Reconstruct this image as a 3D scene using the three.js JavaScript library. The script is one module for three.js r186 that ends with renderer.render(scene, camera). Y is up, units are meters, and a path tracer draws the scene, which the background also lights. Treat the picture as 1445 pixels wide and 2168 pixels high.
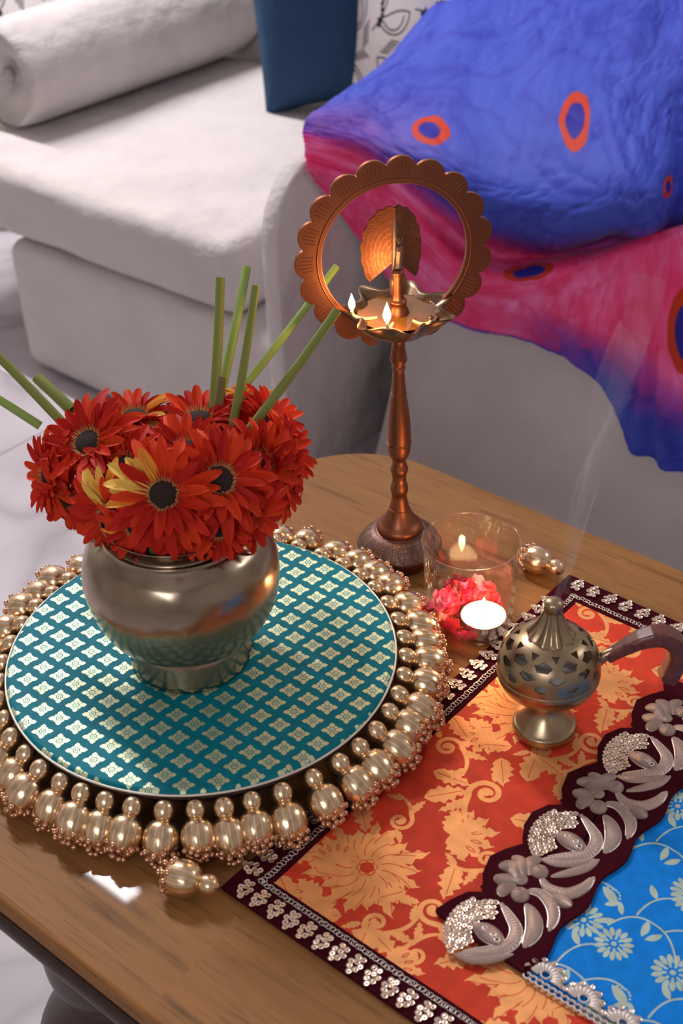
import * as THREE from 'three';
import { RoundedBoxGeometry } from 'three/addons/geometries/RoundedBoxGeometry.js';
import { ImprovedNoise } from 'three/addons/math/ImprovedNoise.js';
import { mergeGeometries, mergeVertices, toCreasedNormals } from 'three/addons/utils/BufferGeometryUtils.js';
import { RectAreaLightUniformsLib } from 'three/addons/lights/RectAreaLightUniformsLib.js';

// ---------------------------------------------------------------- camera, lights, exposure
const scene = new THREE.Scene();
const camera = new THREE.PerspectiveCamera(2 * Math.atan(1084 / 2875.9) * 180 / Math.PI, 1445 / 2168, 0.05, 30);
camera.position.set(0, 1.12, 0);
{ // pitch 34.94, yaw 41.13, roll -2.09 degrees
  const pitch = 0.60984, roll = -0.03655, yaw = 0.71788;
  const f = new THREE.Vector3(-Math.sin(yaw) * Math.cos(pitch), -Math.sin(pitch), -Math.cos(yaw) * Math.cos(pitch));
  const r = new THREE.Vector3().crossVectors(f, new THREE.Vector3(0, 1, 0)).normalize(), u = new THREE.Vector3().crossVectors(r, f);
  const r2 = r.clone().multiplyScalar(Math.cos(roll)).addScaledVector(u, Math.sin(roll));
  const u2 = u.clone().multiplyScalar(Math.cos(roll)).addScaledVector(r, -Math.sin(roll));
  camera.quaternion.setFromRotationMatrix(new THREE.Matrix4().makeBasis(r2, u2, f.clone().negate()));
}
camera.focus = 1.02; camera.userData.fStop = 9;
const renderer = new THREE.WebGLRenderer();
renderer.toneMapping = THREE.LinearToneMapping;
renderer.toneMappingExposure = 1.34;
renderer.shadowMap.enabled = true;
RectAreaLightUniformsLib.init();
scene.background = new THREE.Color(0x000000);
// out of view: ceiling tube, back-right pot light, front panel lighting the seat fronts: [x, y, z, width, height, intensity, aim]
const LAMPS = [
  { name: 'ceiling_lamp', at: [-2.60, 2.60, -1.40], size: [1.2, 0.05], power: 320, aim: [-2.60, 0, -1.40], label: 'long white tube lamp under the ceiling above the bolster' },
  { name: 'unseen_back_lamp', at: [1.1, 2.40, -2.80], size: [0.5, 0.26], power: 18, aim: [0.1, 0.6, -0.6], label: 'unseen lamp high behind the sofa lighting the pot from the back right' },  // out of view, placed for the highlight on the pot shoulder
  { name: 'unseen_front_lamp', at: [0.35, 1.75, 1.66], size: [0.9, 0.9], power: 4.8, aim: [-0.9, 0.4, -1.4], label: 'unseen soft light panel opposite the sofa, placed to light the seat fronts' },  // out of view, placed to light the fronts of sofa and armchair
];

// ---------------------------------------------------------------- helpers
let seed = 12345;
const rnd = () => { seed = (seed * 1664525 + 1013904223) >>> 0; return seed / 4294967296; };
const rr = (a, b) => a + (b - a) * rnd();
const noise = new ImprovedNoise();
const nz = (x, y, z = 0) => noise.noise(x, y, z);
const fbm = (x, y, z = 0, o = 4) => { let s = 0, a = 0.5; for (let i = 0; i < o; i++) { s += a * nz(x, y, z + i * 7.3); x *= 2.03; y *= 2.03; z *= 2.03; a *= 0.5; } return s; };
const clamp = (v, a = 0, b = 1) => Math.min(b, Math.max(a, v));
const mix = (a, b, t) => a + (b - a) * t;
const smooth = (a, b, x) => { const t = clamp((x - a) / (b - a)); return t * t * (3 - 2 * t); };
const V = (x, y, z) => new THREE.Vector3(x, y, z);
const lin = (r, g, b) => new THREE.Color().setRGB(r, g, b);
const T = 0.42; // height of the table top

const taken = {};
const numbered = (n) => { const k = taken[n] = (taken[n] ?? -1) + 1; return k ? n + '_' + String(k).padStart(3, '0') : n; };
function obj(name, geo, mat, parent = scene) {
  const m = new THREE.Mesh(geo, mat); m.name = parent === scene ? numbered(name) : name;
  m.castShadow = m.receiveShadow = true; parent.add(m); return m;
}
function tag(o, label, category, group, kind) { o.userData = { label, category }; if (group) o.userData.group = group; if (kind) o.userData.kind = kind; return o; }
function thing(name, label, category, pos = [0, 0, 0], turn = 0, group) {
  const o = new THREE.Group(); o.name = numbered(name); scene.add(o); o.position.set(...pos); o.rotation.y = turn;
  return tag(o, label, category, group);
}
function part(name, parent, pos = [0, 0, 0]) { const o = new THREE.Group(); o.name = name; o.position.set(...pos); parent.add(o); return o; }
function struct(name, geo, mat, parent = scene) { const m = obj(name, geo, mat, parent); m.userData.kind = 'structure'; return m; }
const stuff = (o, label) => { o.userData.kind = 'stuff'; if (label) o.userData.label = label; return o; };
const std = (o) => new THREE.MeshPhysicalMaterial({ side: THREE.DoubleSide, ...o });
const lathe = (pts, seg = 64) => new THREE.LatheGeometry(pts.map(([r, y]) => new THREE.Vector2(Math.max(r, 1e-5), y)), seg);
function smoothProfile(pts, n = 60) { // Catmull-Rom through [r, y]
  const c = new THREE.CatmullRomCurve3(pts.map(([r, y]) => V(r, y, 0)), false, 'centripetal');
  return c.getPoints(n).map((p) => [Math.max(p.x, 0), p.y]);
}
const tube = (pts, rad, seg = 24, rs = 8, closed = false) => new THREE.TubeGeometry(new THREE.CatmullRomCurve3(pts.map((p) => p.isVector3 ? p : V(...p)), closed, 'centripetal'), seg, rad, rs, closed);
const at = (g, x, y, z) => g.translate(x, y, z);
function grid(nu, nv, fn, closeU = false) { // fn(u, v) -> [x, y, z]
  const pos = [], uv = [], idx = [];
  for (let j = 0; j <= nv; j++) for (let i = 0; i <= nu; i++) { pos.push(...fn(i / nu, j / nv)); uv.push(i / nu, j / nv); }
  for (let j = 0; j < nv; j++) for (let i = 0; i < nu; i++) { const a = j * (nu + 1) + i, b = a + 1, c = a + nu + 1, d = c + 1; idx.push(a, b, d, a, d, c); }
  const g = new THREE.BufferGeometry();
  g.setAttribute('position', new THREE.Float32BufferAttribute(pos, 3)); g.setAttribute('uv', new THREE.Float32BufferAttribute(uv, 2)); g.setIndex(idx);
  g.computeVertexNormals();
  if (closeU) { const n = g.attributes.normal; for (let j = 0; j <= nv; j++) { const a = j * (nu + 1), b = a + nu; const v = V(n.getX(a) + n.getX(b), n.getY(a) + n.getY(b), n.getZ(a) + n.getZ(b)).normalize(); n.setXYZ(a, v.x, v.y, v.z); n.setXYZ(b, v.x, v.y, v.z); } }
  return g;
}
function displace(g, fn) { // moves vertices along their normals, welded so that seams stay shut
  const keepUv = g.attributes.uv; const p = g.attributes.position, n = g.attributes.normal;
  for (let i = 0; i < p.count; i++) { const v = V(p.getX(i), p.getY(i), p.getZ(i)), m = V(n.getX(i), n.getY(i), n.getZ(i)); v.addScaledVector(m, fn(v, m)); p.setXYZ(i, v.x, v.y, v.z); }
  g.computeVertexNormals(); return g;
}
function planarUV(g, ax = 'x', ay = 'z', s = 1) { // uv in metres
  const p = g.attributes.position, uv = new Float32Array(p.count * 2), get = { x: (i) => p.getX(i), y: (i) => p.getY(i), z: (i) => p.getZ(i) };
  for (let i = 0; i < p.count; i++) { uv[2 * i] = get[ax](i) * s; uv[2 * i + 1] = get[ay](i) * s; }
  g.setAttribute('uv', new THREE.BufferAttribute(uv, 2)); return g;
}
function boxUV(g, s = 1) { // uv in metres by the side a face points to
  if (g.index) g = g.toNonIndexed();
  const p = g.attributes.position, uv = new Float32Array(p.count * 2);
  for (let i = 0; i < p.count; i += 3) {
    const a = V(p.getX(i), p.getY(i), p.getZ(i)), b = V(p.getX(i + 1), p.getY(i + 1), p.getZ(i + 1)), c = V(p.getX(i + 2), p.getY(i + 2), p.getZ(i + 2));
    const n = b.clone().sub(a).cross(c.clone().sub(a)); const ax = Math.abs(n.x), ay = Math.abs(n.y), az = Math.abs(n.z);
    [a, b, c].forEach((v, k) => { const q = ay >= ax && ay >= az ? [v.x, v.z] : ax >= az ? [v.z, v.y] : [v.x, v.y]; uv[2 * (i + k)] = q[0] * s; uv[2 * (i + k) + 1] = q[1] * s; });
  }
  g.setAttribute('uv', new THREE.BufferAttribute(uv, 2)); return g;
}
function dataTex(w, h, fn, srgb = true, repeat = true) { // fn(x, y) -> [r, g, b] in 0..1
  const d = new Uint8Array(w * h * 4);
  for (let y = 0; y < h; y++) for (let x = 0; x < w; x++) { const c = fn(x / w, y / h, x, y), k = 4 * (y * w + x); d[k] = 255 * clamp(c[0]); d[k + 1] = 255 * clamp(c[1]); d[k + 2] = 255 * clamp(c[2]); d[k + 3] = 255; }
  const t = new THREE.DataTexture(d, w, h); t.magFilter = t.minFilter = THREE.LinearFilter; if (srgb) t.colorSpace = THREE.SRGBColorSpace;
  if (repeat) t.wrapS = t.wrapT = THREE.RepeatWrapping; t.needsUpdate = true; return t;
}
const grey = (w, h, fn) => dataTex(w, h, (x, y) => { const v = fn(x, y); return [v, v, v]; }, false);
// noise that repeats over the unit square
const tiled = (x, y, f, z = 0, o = 4) => { const a = 2 * Math.PI; let s = 0, amp = 0.5, k = f; for (let i = 0; i < o; i++) { const w = (u, v) => nz(u * k, v * k, z + i * 5.1); const sx = x, sy = y; s += amp * (w(x, y) * (1 - sx) * (1 - sy) + w(x - 1, y) * sx * (1 - sy) + w(x, y - 1) * (1 - sx) * sy + w(x - 1, y - 1) * sx * sy); k *= 2; amp *= 0.5; } return s; };
function canvas(w, h) { const c = document.createElement('canvas'); c.width = w; c.height = h; return [c, c.getContext('2d')]; }

// ---------------------------------------------------------------- textures and materials
// cotton slipcover: faint mottling and a soft crumple
const clothCol = dataTex(320, 320, (x, y) => { const n = tiled(x, y, 5, 1, 3), m = tiled(x, y, 60, 4, 1); const v = 0.895 + 0.095 * n + 0.03 * m; return [v, v * 0.978, v * 0.972]; });
const clothBump = grey(320, 320, (x, y) => 0.5 + 0.45 * tiled(x, y, 6, 2, 3) + 0.06 * tiled(x, y, 90, 9, 1));
const tex2 = (t, r) => { const c = t.clone(); c.repeat.set(r, r); c.needsUpdate = true; return c; };
const M = {};
M.cover = std({ color: lin(0.75, 0.725, 0.725), map: tex2(clothCol, 1.6), bumpMap: tex2(clothBump, 1.6), bumpScale: 0.028, roughness: 0.95, specularIntensity: 0.2, sheen: 0.2, sheenRoughness: 0.8 });
M.wall = std({ color: lin(0.58, 0.54, 0.50), roughness: 0.92, bumpMap: tex2(clothBump, 3), bumpScale: 0.0015 });
M.ceiling = std({ color: lin(0.80, 0.79, 0.77), roughness: 0.95 });
// marble floor tiles
const marble = dataTex(400, 400, (x, y) => { const v = 0.80 + 0.15 * tiled(x, y, 4, 8) - 0.12 * Math.pow(1 - Math.min(1, Math.abs(tiled(x, y, 4, 15, 3) * 3.2)), 5); const c = 0.03 * tiled(x, y, 24, 2, 2); return [v + c, v * 0.965 + c, v * 0.99 + c]; });
M.floor = std({ color: lin(0.86, 0.84, 0.86), map: tex2(marble, 0.9), roughness: 0.42, specularIntensity: 0.5 });
M.grout = std({ color: lin(0.48, 0.46, 0.47), roughness: 0.9 });
// oak table top: grain runs along x
const oak = dataTex(1536, 1024, (x, y) => {
  const g = fbm(x * 3, y * 26, 1, 3), fine = nz(x * 22, y * 340, 5), pore = Math.max(0, nz(x * 30, y * 190, 9) - 0.16) * 1.9, fl = Math.max(0, fbm(x * 6, y * 42, 21, 2) - 0.14) * 1.5;
  const k = clamp(0.5 + 0.55 * g); const d = 1 - 0.16 * pore - 0.60 * fl + 0.05 * fine;
  return [mix(0.51, 0.635, k) * d, mix(0.345, 0.445, k) * d * (1 - 0.03 * fl), mix(0.185, 0.26, k) * d * (1 - 0.1 * fl)];
}, true, true);
const oakBump = grey(1024, 1024, (x, y) => 0.5 + 0.3 * nz(x * 20, y * 300, 5) - 0.5 * Math.max(0, nz(x * 30, y * 190, 9) - 0.16));
M.oak = std({ map: oak, bumpMap: oakBump, bumpScale: 0.0004, roughness: 0.55, specularIntensity: 0.35, clearcoat: 0.05, clearcoatRoughness: 0.03 });
M.darkWood = std({ map: dataTex(512, 512, (x, y) => { const g = 0.5 + fbm(x * 4, y * 40, 31, 3); return [0.17 + 0.10 * g, 0.105 + 0.055 * g, 0.08 + 0.035 * g]; }), roughness: 0.4, clearcoat: 0.2, clearcoatRoughness: 0.3 });
// old metals
const tarnish = (f) => (x, y) => { const a = tiled(x, y, f, 2), b = Math.max(0, tiled(x, y, f * 2.5, 12, 2) - 0.23) * 4; return [a, clamp(b)]; };
function metal(base, dark, f, rough, spots = 1) {
  const t = tarnish(f);
  const map = dataTex(256, 256, (x, y) => { const [a, b] = t(x, y); const k = clamp(0.55 + 0.75 * a) * (1 - 0.55 * spots * b); return [mix(dark[0], base[0], k), mix(dark[1], base[1], k), mix(dark[2], base[2], k)]; });
  const rm = dataTex(256, 256, (x, y) => { const [a, b] = t(x, y); return [0, clamp(rough + 0.16 * (0.5 - a) + 0.25 * b), 1]; }, false);
  return std({ map, roughnessMap: rm, metalnessMap: rm, roughness: 1, metalness: 1 });
}
M.pot = metal([0.78, 0.73, 0.66], [0.46, 0.40, 0.32], 5, 0.15);
M.brass = metal([0.78, 0.70, 0.58], [0.55, 0.47, 0.37], 7, 0.24, 0.5);
M.copper = metal([0.64, 0.41, 0.30], [0.44, 0.27, 0.19], 7, 0.36, 0.5);
M.bronze = metal([0.58, 0.47, 0.38], [0.38, 0.29, 0.23], 7, 0.28, 0.5);
M.copperDark = metal([0.62, 0.50, 0.44], [0.42, 0.33, 0.30], 9, 0.38, 0.6);
M.ash = std({ color: lin(0.44, 0.42, 0.40), roughness: 1 });
M.oil = std({ color: lin(0.26, 0.11, 0.025), roughness: 0.05, transmission: 0.35, thickness: 0, ior: 1.47 });
M.wick = std({ color: lin(0.75, 0.60, 0.38), roughness: 0.9 });
M.flame = std({ color: lin(0, 0, 0), emissive: lin(1, 0.72, 0.34), emissiveIntensity: 14, roughness: 1 });
M.wax = std({ color: lin(0.90, 0.86, 0.80), roughness: 0.5, transmission: 0.25, thickness: 0 });
M.foil = std({ color: lin(0.8, 0.79, 0.78), metalness: 1, roughness: 0.25 });
M.glass = std({ color: lin(1, 0.985, 0.97), roughness: 0.02, transmission: 1, thickness: 0, ior: 1.5 });
M.rosewood = std({ map: dataTex(256, 256, (x, y) => { const g = 0.5 + fbm(x * 5, y * 40, 3, 3); return [0.34 + 0.16 * g, 0.17 + 0.08 * g, 0.155 + 0.06 * g]; }), roughness: 0.38, clearcoat: 0.3, clearcoatRoughness: 0.3 });
// beads
M.bead = std({ color: lin(1, 1, 1), vertexColors: true, metalness: 0.95, roughness: 0.24 });
M.seed = std({ color: lin(0.66, 0.38, 0.24), metalness: 0.85, roughness: 0.22 });
M.thread = std({ color: lin(0.75, 0.70, 0.62), roughness: 0.5, metalness: 0.4 });
M.sequin = std({ color: lin(0.84, 0.66, 0.54), metalness: 0.85, roughness: 0.25 });
M.silver = std({ color: lin(0.82, 0.74, 0.70), metalness: 0.85, roughness: 0.30 });
M.zari = std({ color: lin(0.62, 0.47, 0.41), metalness: 0.62, roughness: 0.46, bumpMap: (() => { const t = grey(64, 64, (x, y) => 0.5 + 0.5 * Math.sin(x * Math.PI * 2 * 8)); t.repeat.set(4, 1); return t; })(), bumpScale: 0.0009 });
M.lace = std({ color: lin(0.60, 0.53, 0.50), metalness: 0.45, roughness: 0.5 });
const velvetTex = dataTex(256, 256, (x, y) => { const n = 0.5 + 0.5 * tiled(x, y, 40, 7, 2), m = tiled(x, y, 6, 3); const v = 0.8 + 0.3 * n + 0.25 * m; return [0.25 * v, 0.055 * v, 0.10 * v]; });
M.velvet = std({ map: tex2(velvetTex, 12), roughness: 1, specularIntensity: 0.1, sheen: 0.5, sheenColor: lin(0.35, 0.06, 0.12), sheenRoughness: 0.5 });
// plants
M.petal = [[0.67, 0.028, 0.008], [0.77, 0.052, 0.010], [0.54, 0.014, 0.008]].map((c) => std({ color: lin(...c), vertexColors: true, roughness: 0.62, specularIntensity: 0.35, transmission: 0.12, thickness: 0 }));
M.petalYellow = std({ color: lin(0.88, 0.56, 0.12), vertexColors: true, roughness: 0.62, specularIntensity: 0.35 });
M.petalOrange = std({ color: lin(0.82, 0.30, 0.035), vertexColors: true, roughness: 0.62, specularIntensity: 0.35 });
M.eye = std({ color: lin(0.022, 0.010, 0.010), roughness: 0.9 });
M.fringe = std({ color: lin(0.60, 0.36, 0.13), roughness: 0.8 });
M.floret = std({ color: lin(0.60, 0.035, 0.015), roughness: 0.7 });
M.stem = [[0.20, 0.235, 0.06], [0.26, 0.38, 0.10], [0.15, 0.12, 0.05]].map((c) => std({ color: lin(...c), roughness: 0.5, specularIntensity: 0.4 }));
M.cut = std({ color: lin(0.50, 0.58, 0.36), roughness: 0.8 });
M.calyx = std({ color: lin(0.16, 0.24, 0.06), roughness: 0.7 });
M.foam = std({ color: lin(0.10, 0.20, 0.07), roughness: 1 });
M.roses = [[0.70, 0.02, 0.10], [0.80, 0.06, 0.24], [0.86, 0.34, 0.46], [0.55, 0.01, 0.03]].map((c) => std({ color: lin(...c), roughness: 0.65, transmission: 0.3, thickness: 0 }));

// measured outlines (metres x 1e4 for the applique, x 1000 for the scarf's control net)
const ZARI=[["A",81,[-60,-240,41,-189,134,-126,167,-17,125,69,43,154,-51,242]],["B",101,[71,-333,165,-268,225,-178,242,-48]],["C",123,[-93,6,0,0,134,18]],["D",57,[73,329,147,233,213,125,242,8]],["E",75,[20,372,115,414,227,382,283,281,292,155]],["F1",81,[-80,469,-164,425,-240,461]],["F2",81,[-65,439,-136,360,-212,337]],["F3",73,[-34,405,-84,318,-64,233]],["F4",78,[-81,497,-143,538,-211,555]],["F5",73,[-65,521,-99,602,-91,664]],["G",78,[11,524,94,485,192,514,258,583,297,698]],["H",91,[167,454,242,447,304,445]],["K",52,[-61,249,32,223,106,168,168,95,224,23]]];
const BALLS=[[0,341,58],[4,574,62]];
const SEQ=[[-39,116],[-66,97],[-87,70],[-100,37],[-104,2],[-100,-33],[-86,-65],[-65,-91],[-38,-109],[-53,151],[-80,133],[-103,109],[-121,80],[-133,47],[-139,12],[-137,-23],[-129,-57],[-115,-88],[-95,-115],[-70,-135],[-42,-149],[-67,185],[-94,168],[-118,146],[-138,119],[-154,89],[-166,57],[-172,22],[-173,-13],[-169,-48],[-159,-81],[-144,-111],[-125,-138],[-101,-161],[-74,-178],[-80,219],[-109,202],[-135,179],[-158,153],[-177,123],[-192,90],[-202,54],[-208,18],[-208,-19],[-203,-56],[-194,-91],[-179,-124],[-160,-154],[-137,-180],[-111,-202],[-82,-218],[-93,250],[-120,233],[-146,213],[-170,188],[-191,161],[-208,131],[-222,98],[-232,64],[-238,28],[-240,-8],[-238,-44],[-231,-80],[-220,-114],[-206,-146]];
const EDGE=[[-231,-277],[-270,-181],[-319,-60],[-301,62],[-249,158],[-213,208],[-279,318],[-324,426],[-283,566],[-225,649],[-185,692]];
const FLOWERS=[[-0.6758,0.6131,-0.5026,0.069,0.797,0.6,1.05,"r"],[-0.7004,0.5871,-0.4812,-0.298,0.25,0.921,0.9,"r"],[-0.5593,0.6354,-0.4679,0.493,0.668,0.558,1.0,"y"],[-0.5435,0.6345,-0.5035,0.695,0.679,0.235,1.0,"r"],[-0.5649,0.6071,-0.5615,0.84,0.542,-0.023,1.0,"r"],[-0.6055,0.6007,-0.6172,0.597,0.771,-0.22,0.9,"r"],[-0.6461,0.5982,-0.6361,-0.14,0.915,-0.378,0.7,"o"],[-0.6504,0.602,-0.5873,0.064,0.997,0.03,1.0,"r"],[-0.6942,0.5997,-0.5632,0.018,1.0,-0.025,0.95,"y"],[-0.6181,0.5928,-0.4694,0.305,0.26,0.916,0.92,"y"],[-0.5619,0.5862,-0.5771,0.981,0.07,-0.18,0.95,"r"],[-0.5547,0.6025,-0.4802,0.719,0.048,0.693,0.74,"r"],[-0.5379,0.6034,-0.5167,0.941,0.132,0.312,0.9,"r"],[-0.6739,0.5769,-0.4787,0.152,-0.135,0.979,0.9,"r"],[-0.5853,0.5999,-0.464,0.469,0.057,0.881,0.78,"y"],[-0.5385,0.6029,-0.4947,0.847,0.083,0.524,0.74,"r"],[-0.6436,0.6045,-0.5065,0.234,0.791,0.565,0.9,"r"],[-0.6197,0.6061,-0.545,0.288,0.909,0.301,0.95,"r"],[-0.5803,0.5906,-0.6055,0.778,0.497,-0.385,0.9,"r"]];
const STEMS=[[-0.6493,0.598,-0.6007,-0.6811,0.6826,-0.6515,0.0037,0],[-0.6625,0.5965,-0.6202,-0.6948,0.6715,-0.694,0.0035,1],[-0.6178,0.6115,-0.5922,-0.6328,0.6943,-0.6397,0.0031,0],[-0.6594,0.597,-0.6396,-0.6414,0.67,-0.7392,0.003,1],[-0.6009,0.6079,-0.5875,-0.5756,0.6828,-0.6628,0.0033,0],[-0.6368,0.6166,-0.5966,-0.6412,0.6314,-0.6064,0.0031,2],[-0.7282,0.614,-0.5143,-0.7985,0.6683,-0.5033,0.0033,0],[-0.7364,0.6088,-0.5022,-0.7732,0.6383,-0.4814,0.003,1],[-0.7561,0.5913,-0.5499,-0.7902,0.6058,-0.5497,0.0045,0]];
const SHAWL=[[[-1146,427,-1305],[-1136,346,-1360],[-1073,276,-1374],[-970,254,-1379],[-854,262,-1379],[-756,252,-1362],[-691,179,-1357],[-605,166,-1352],[-495,180,-1342]],[[-1149,453,-1285],[-1114,402,-1345],[-1048,343,-1364],[-941,313,-1359],[-831,331,-1359],[-738,333,-1342],[-681,299,-1342],[-614,298,-1337],[-509,299,-1332]],[[-1146,481,-1268],[-1105,441,-1335],[-1036,396,-1359],[-931,351,-1354],[-821,387,-1349],[-747,424,-1354],[-695,451,-1359],[-651,471,-1364],[-558,508,-1364]],[[-1153,501,-1272],[-1112,462,-1345],[-1044,424,-1369],[-967,361,-1404],[-869,369,-1424],[-787,407,-1424],[-724,435,-1414],[-671,459,-1404],[-571,500,-1394]],[[-1161,516,-1280],[-1108,490,-1340],[-1021,465,-1349],[-920,443,-1344],[-809,454,-1334],[-733,474,-1334],[-681,490,-1344],[-668,489,-1404],[-570,525,-1384]],[[-1179,521,-1310],[-1124,507,-1370],[-1021,501,-1359],[-915,496,-1354],[-813,513,-1344],[-738,532,-1344],[-697,537,-1374],[-688,524,-1444],[-586,564,-1404]],[[-1215,513,-1390],[-1159,514,-1445],[-1079,527,-1466],[-973,534,-1456],[-888,560,-1466],[-814,571,-1476],[-777,570,-1516],[-752,564,-1566],[-630,608,-1506]],[[-1261,500,-1520],[-1221,525,-1584],[-1149,548,-1606],[-1066,557,-1626],[-975,578,-1626],[-898,588,-1636],[-859,590,-1666],[-812,596,-1686],[-688,630,-1646]],[[-1298,514,-1660],[-1283,547,-1730],[-1226,569,-1760],[-1150,589,-1780],[-1062,605,-1780],[-978,619,-1780],[-933,621,-1800],[-869,630,-1800],[-742,657,-1780]],[[-1341,555,-1820],[-1320,585,-1860],[-1267,609,-1880],[-1202,627,-1900],[-1119,644,-1900],[-1040,659,-1900],[-986,665,-1900],[-920,673,-1900],[-781,698,-1880]]];

// ---------------------------------------------------------------- the room
const X0 = -3.3, X1 = 1.7, Z0 = -2.9, Z1 = 1.7, H = 2.7;
{
  const floor = struct('floor', at(new THREE.BoxGeometry(X1 - X0 + 0.2, 0.1, Z1 - Z0 + 0.2), (X0 + X1) / 2, -0.056, (Z0 + Z1) / 2), M.grout);
  const s = 0.575, tileGeos = [0, 1, 2, 3].map((k) => { const g = boxUV(new RoundedBoxGeometry(s - 0.0016, 0.012, s - 0.0016, 1, 0.0006)); const uv = g.attributes.uv; for (let i = 0; i < uv.count; i++) uv.setXY(i, uv.getX(i) + 0.27 * k, uv.getY(i) + 0.61 * k); return g; });
  for (let i = 0; i * s < X1 - X0 - 0.1; i++) for (let j = 0; j * s < Z1 - Z0 - 0.1; j++) { const t = obj('tile', tileGeos[(i * 3 + j * 5) % 4], M.floor, floor); t.position.set(X0 + (i + 0.5) * s, -0.006, Z0 + (j + 0.5) * s); }
  struct('ceiling', at(new THREE.BoxGeometry(X1 - X0 + 0.2, 0.1, Z1 - Z0 + 0.2), (X0 + X1) / 2, H + 0.05, (Z0 + Z1) / 2), M.ceiling);
  struct('wall_back', planarUV(at(new THREE.BoxGeometry(X1 - X0, H, 0.1), (X0 + X1) / 2, H / 2, Z0 - 0.05), 'x', 'y'), M.wall);
  struct('wall_front', planarUV(at(new THREE.BoxGeometry(X1 - X0, H, 0.1), (X0 + X1) / 2, H / 2, Z1 + 0.05), 'x', 'y'), M.wall);
  struct('wall_left', planarUV(at(new THREE.BoxGeometry(0.1, H, Z1 - Z0), X0 - 0.05, H / 2, (Z0 + Z1) / 2), 'z', 'y'), M.wall);
  struct('wall_right', planarUV(at(new THREE.BoxGeometry(0.1, H, Z1 - Z0), X1 + 0.05, H / 2, (Z0 + Z1) / 2), 'z', 'y'), M.wall);
}
M.panel = std({ color: lin(0.9, 0.9, 0.9), emissive: lin(1, 0.975, 0.99), emissiveIntensity: 1.5, roughness: 0.6 });
M.housing = std({ color: lin(0.75, 0.75, 0.75), roughness: 0.5 });
for (const l of LAMPS) {
  const g = thing(l.name, l.label, 'lamp', l.at);
  const holder = part('diffuser', g);
  if (l.aim[0] === l.at[0]) holder.rotation.x = -Math.PI / 2; else { const m = new THREE.Matrix4().lookAt(V(...l.at), V(...l.aim), V(0, 1, 0)); holder.quaternion.setFromRotationMatrix(m); }
  obj('glowing_panel', at(new RoundedBoxGeometry(l.size[0], l.size[1], 0.012, 2, 0.004), 0, 0, 0.006), M.panel, holder);
  obj('housing', at(new RoundedBoxGeometry(l.size[0] + 0.03, l.size[1] + 0.03, 0.022, 2, 0.004), 0, 0, 0.0245), M.housing, holder);
  const light = new THREE.RectAreaLight(lin(1, 0.965, 0.985), l.power, l.size[0], l.size[1]);
  light.name = 'light'; light.position.set(0, 0, -0.012); holder.add(light);
}

// ---------------------------------------------------------------- seating behind the table
function soft(w, h, d, rad, x, y, z, amp = 0.004, k = 9) { // a box with rounded edges, its sides finely divided and slightly uneven
  const n = (q) => Math.max(6, Math.round(q / 0.022));
  let g = new THREE.BoxGeometry(w, h, d, n(w), n(h), n(d)); g.deleteAttribute('uv'); g.deleteAttribute('normal'); g = mergeVertices(g);
  const p = g.attributes.position;
  for (let i = 0; i < p.count; i++) {
    const v = V(p.getX(i), p.getY(i), p.getZ(i)), c = V(clamp(v.x, -w / 2 + rad, w / 2 - rad), clamp(v.y, -h / 2 + rad, h / 2 - rad), clamp(v.z, -d / 2 + rad, d / 2 - rad));
    const o = v.clone().sub(c); if (o.length() > 1e-6) v.copy(c).addScaledVector(o.normalize(), rad);
    p.setXYZ(i, v.x, v.y, v.z);
  }
  g.computeVertexNormals();
  displace(g, (v) => amp * (fbm(v.x * k, v.y * k, v.z * k + x * 3, 3) - 0.1));
  return g.translate(x, y, z);
}
const cushionGeo = (...a) => boxUV(soft(...a)); // the smooth normals stay
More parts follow.
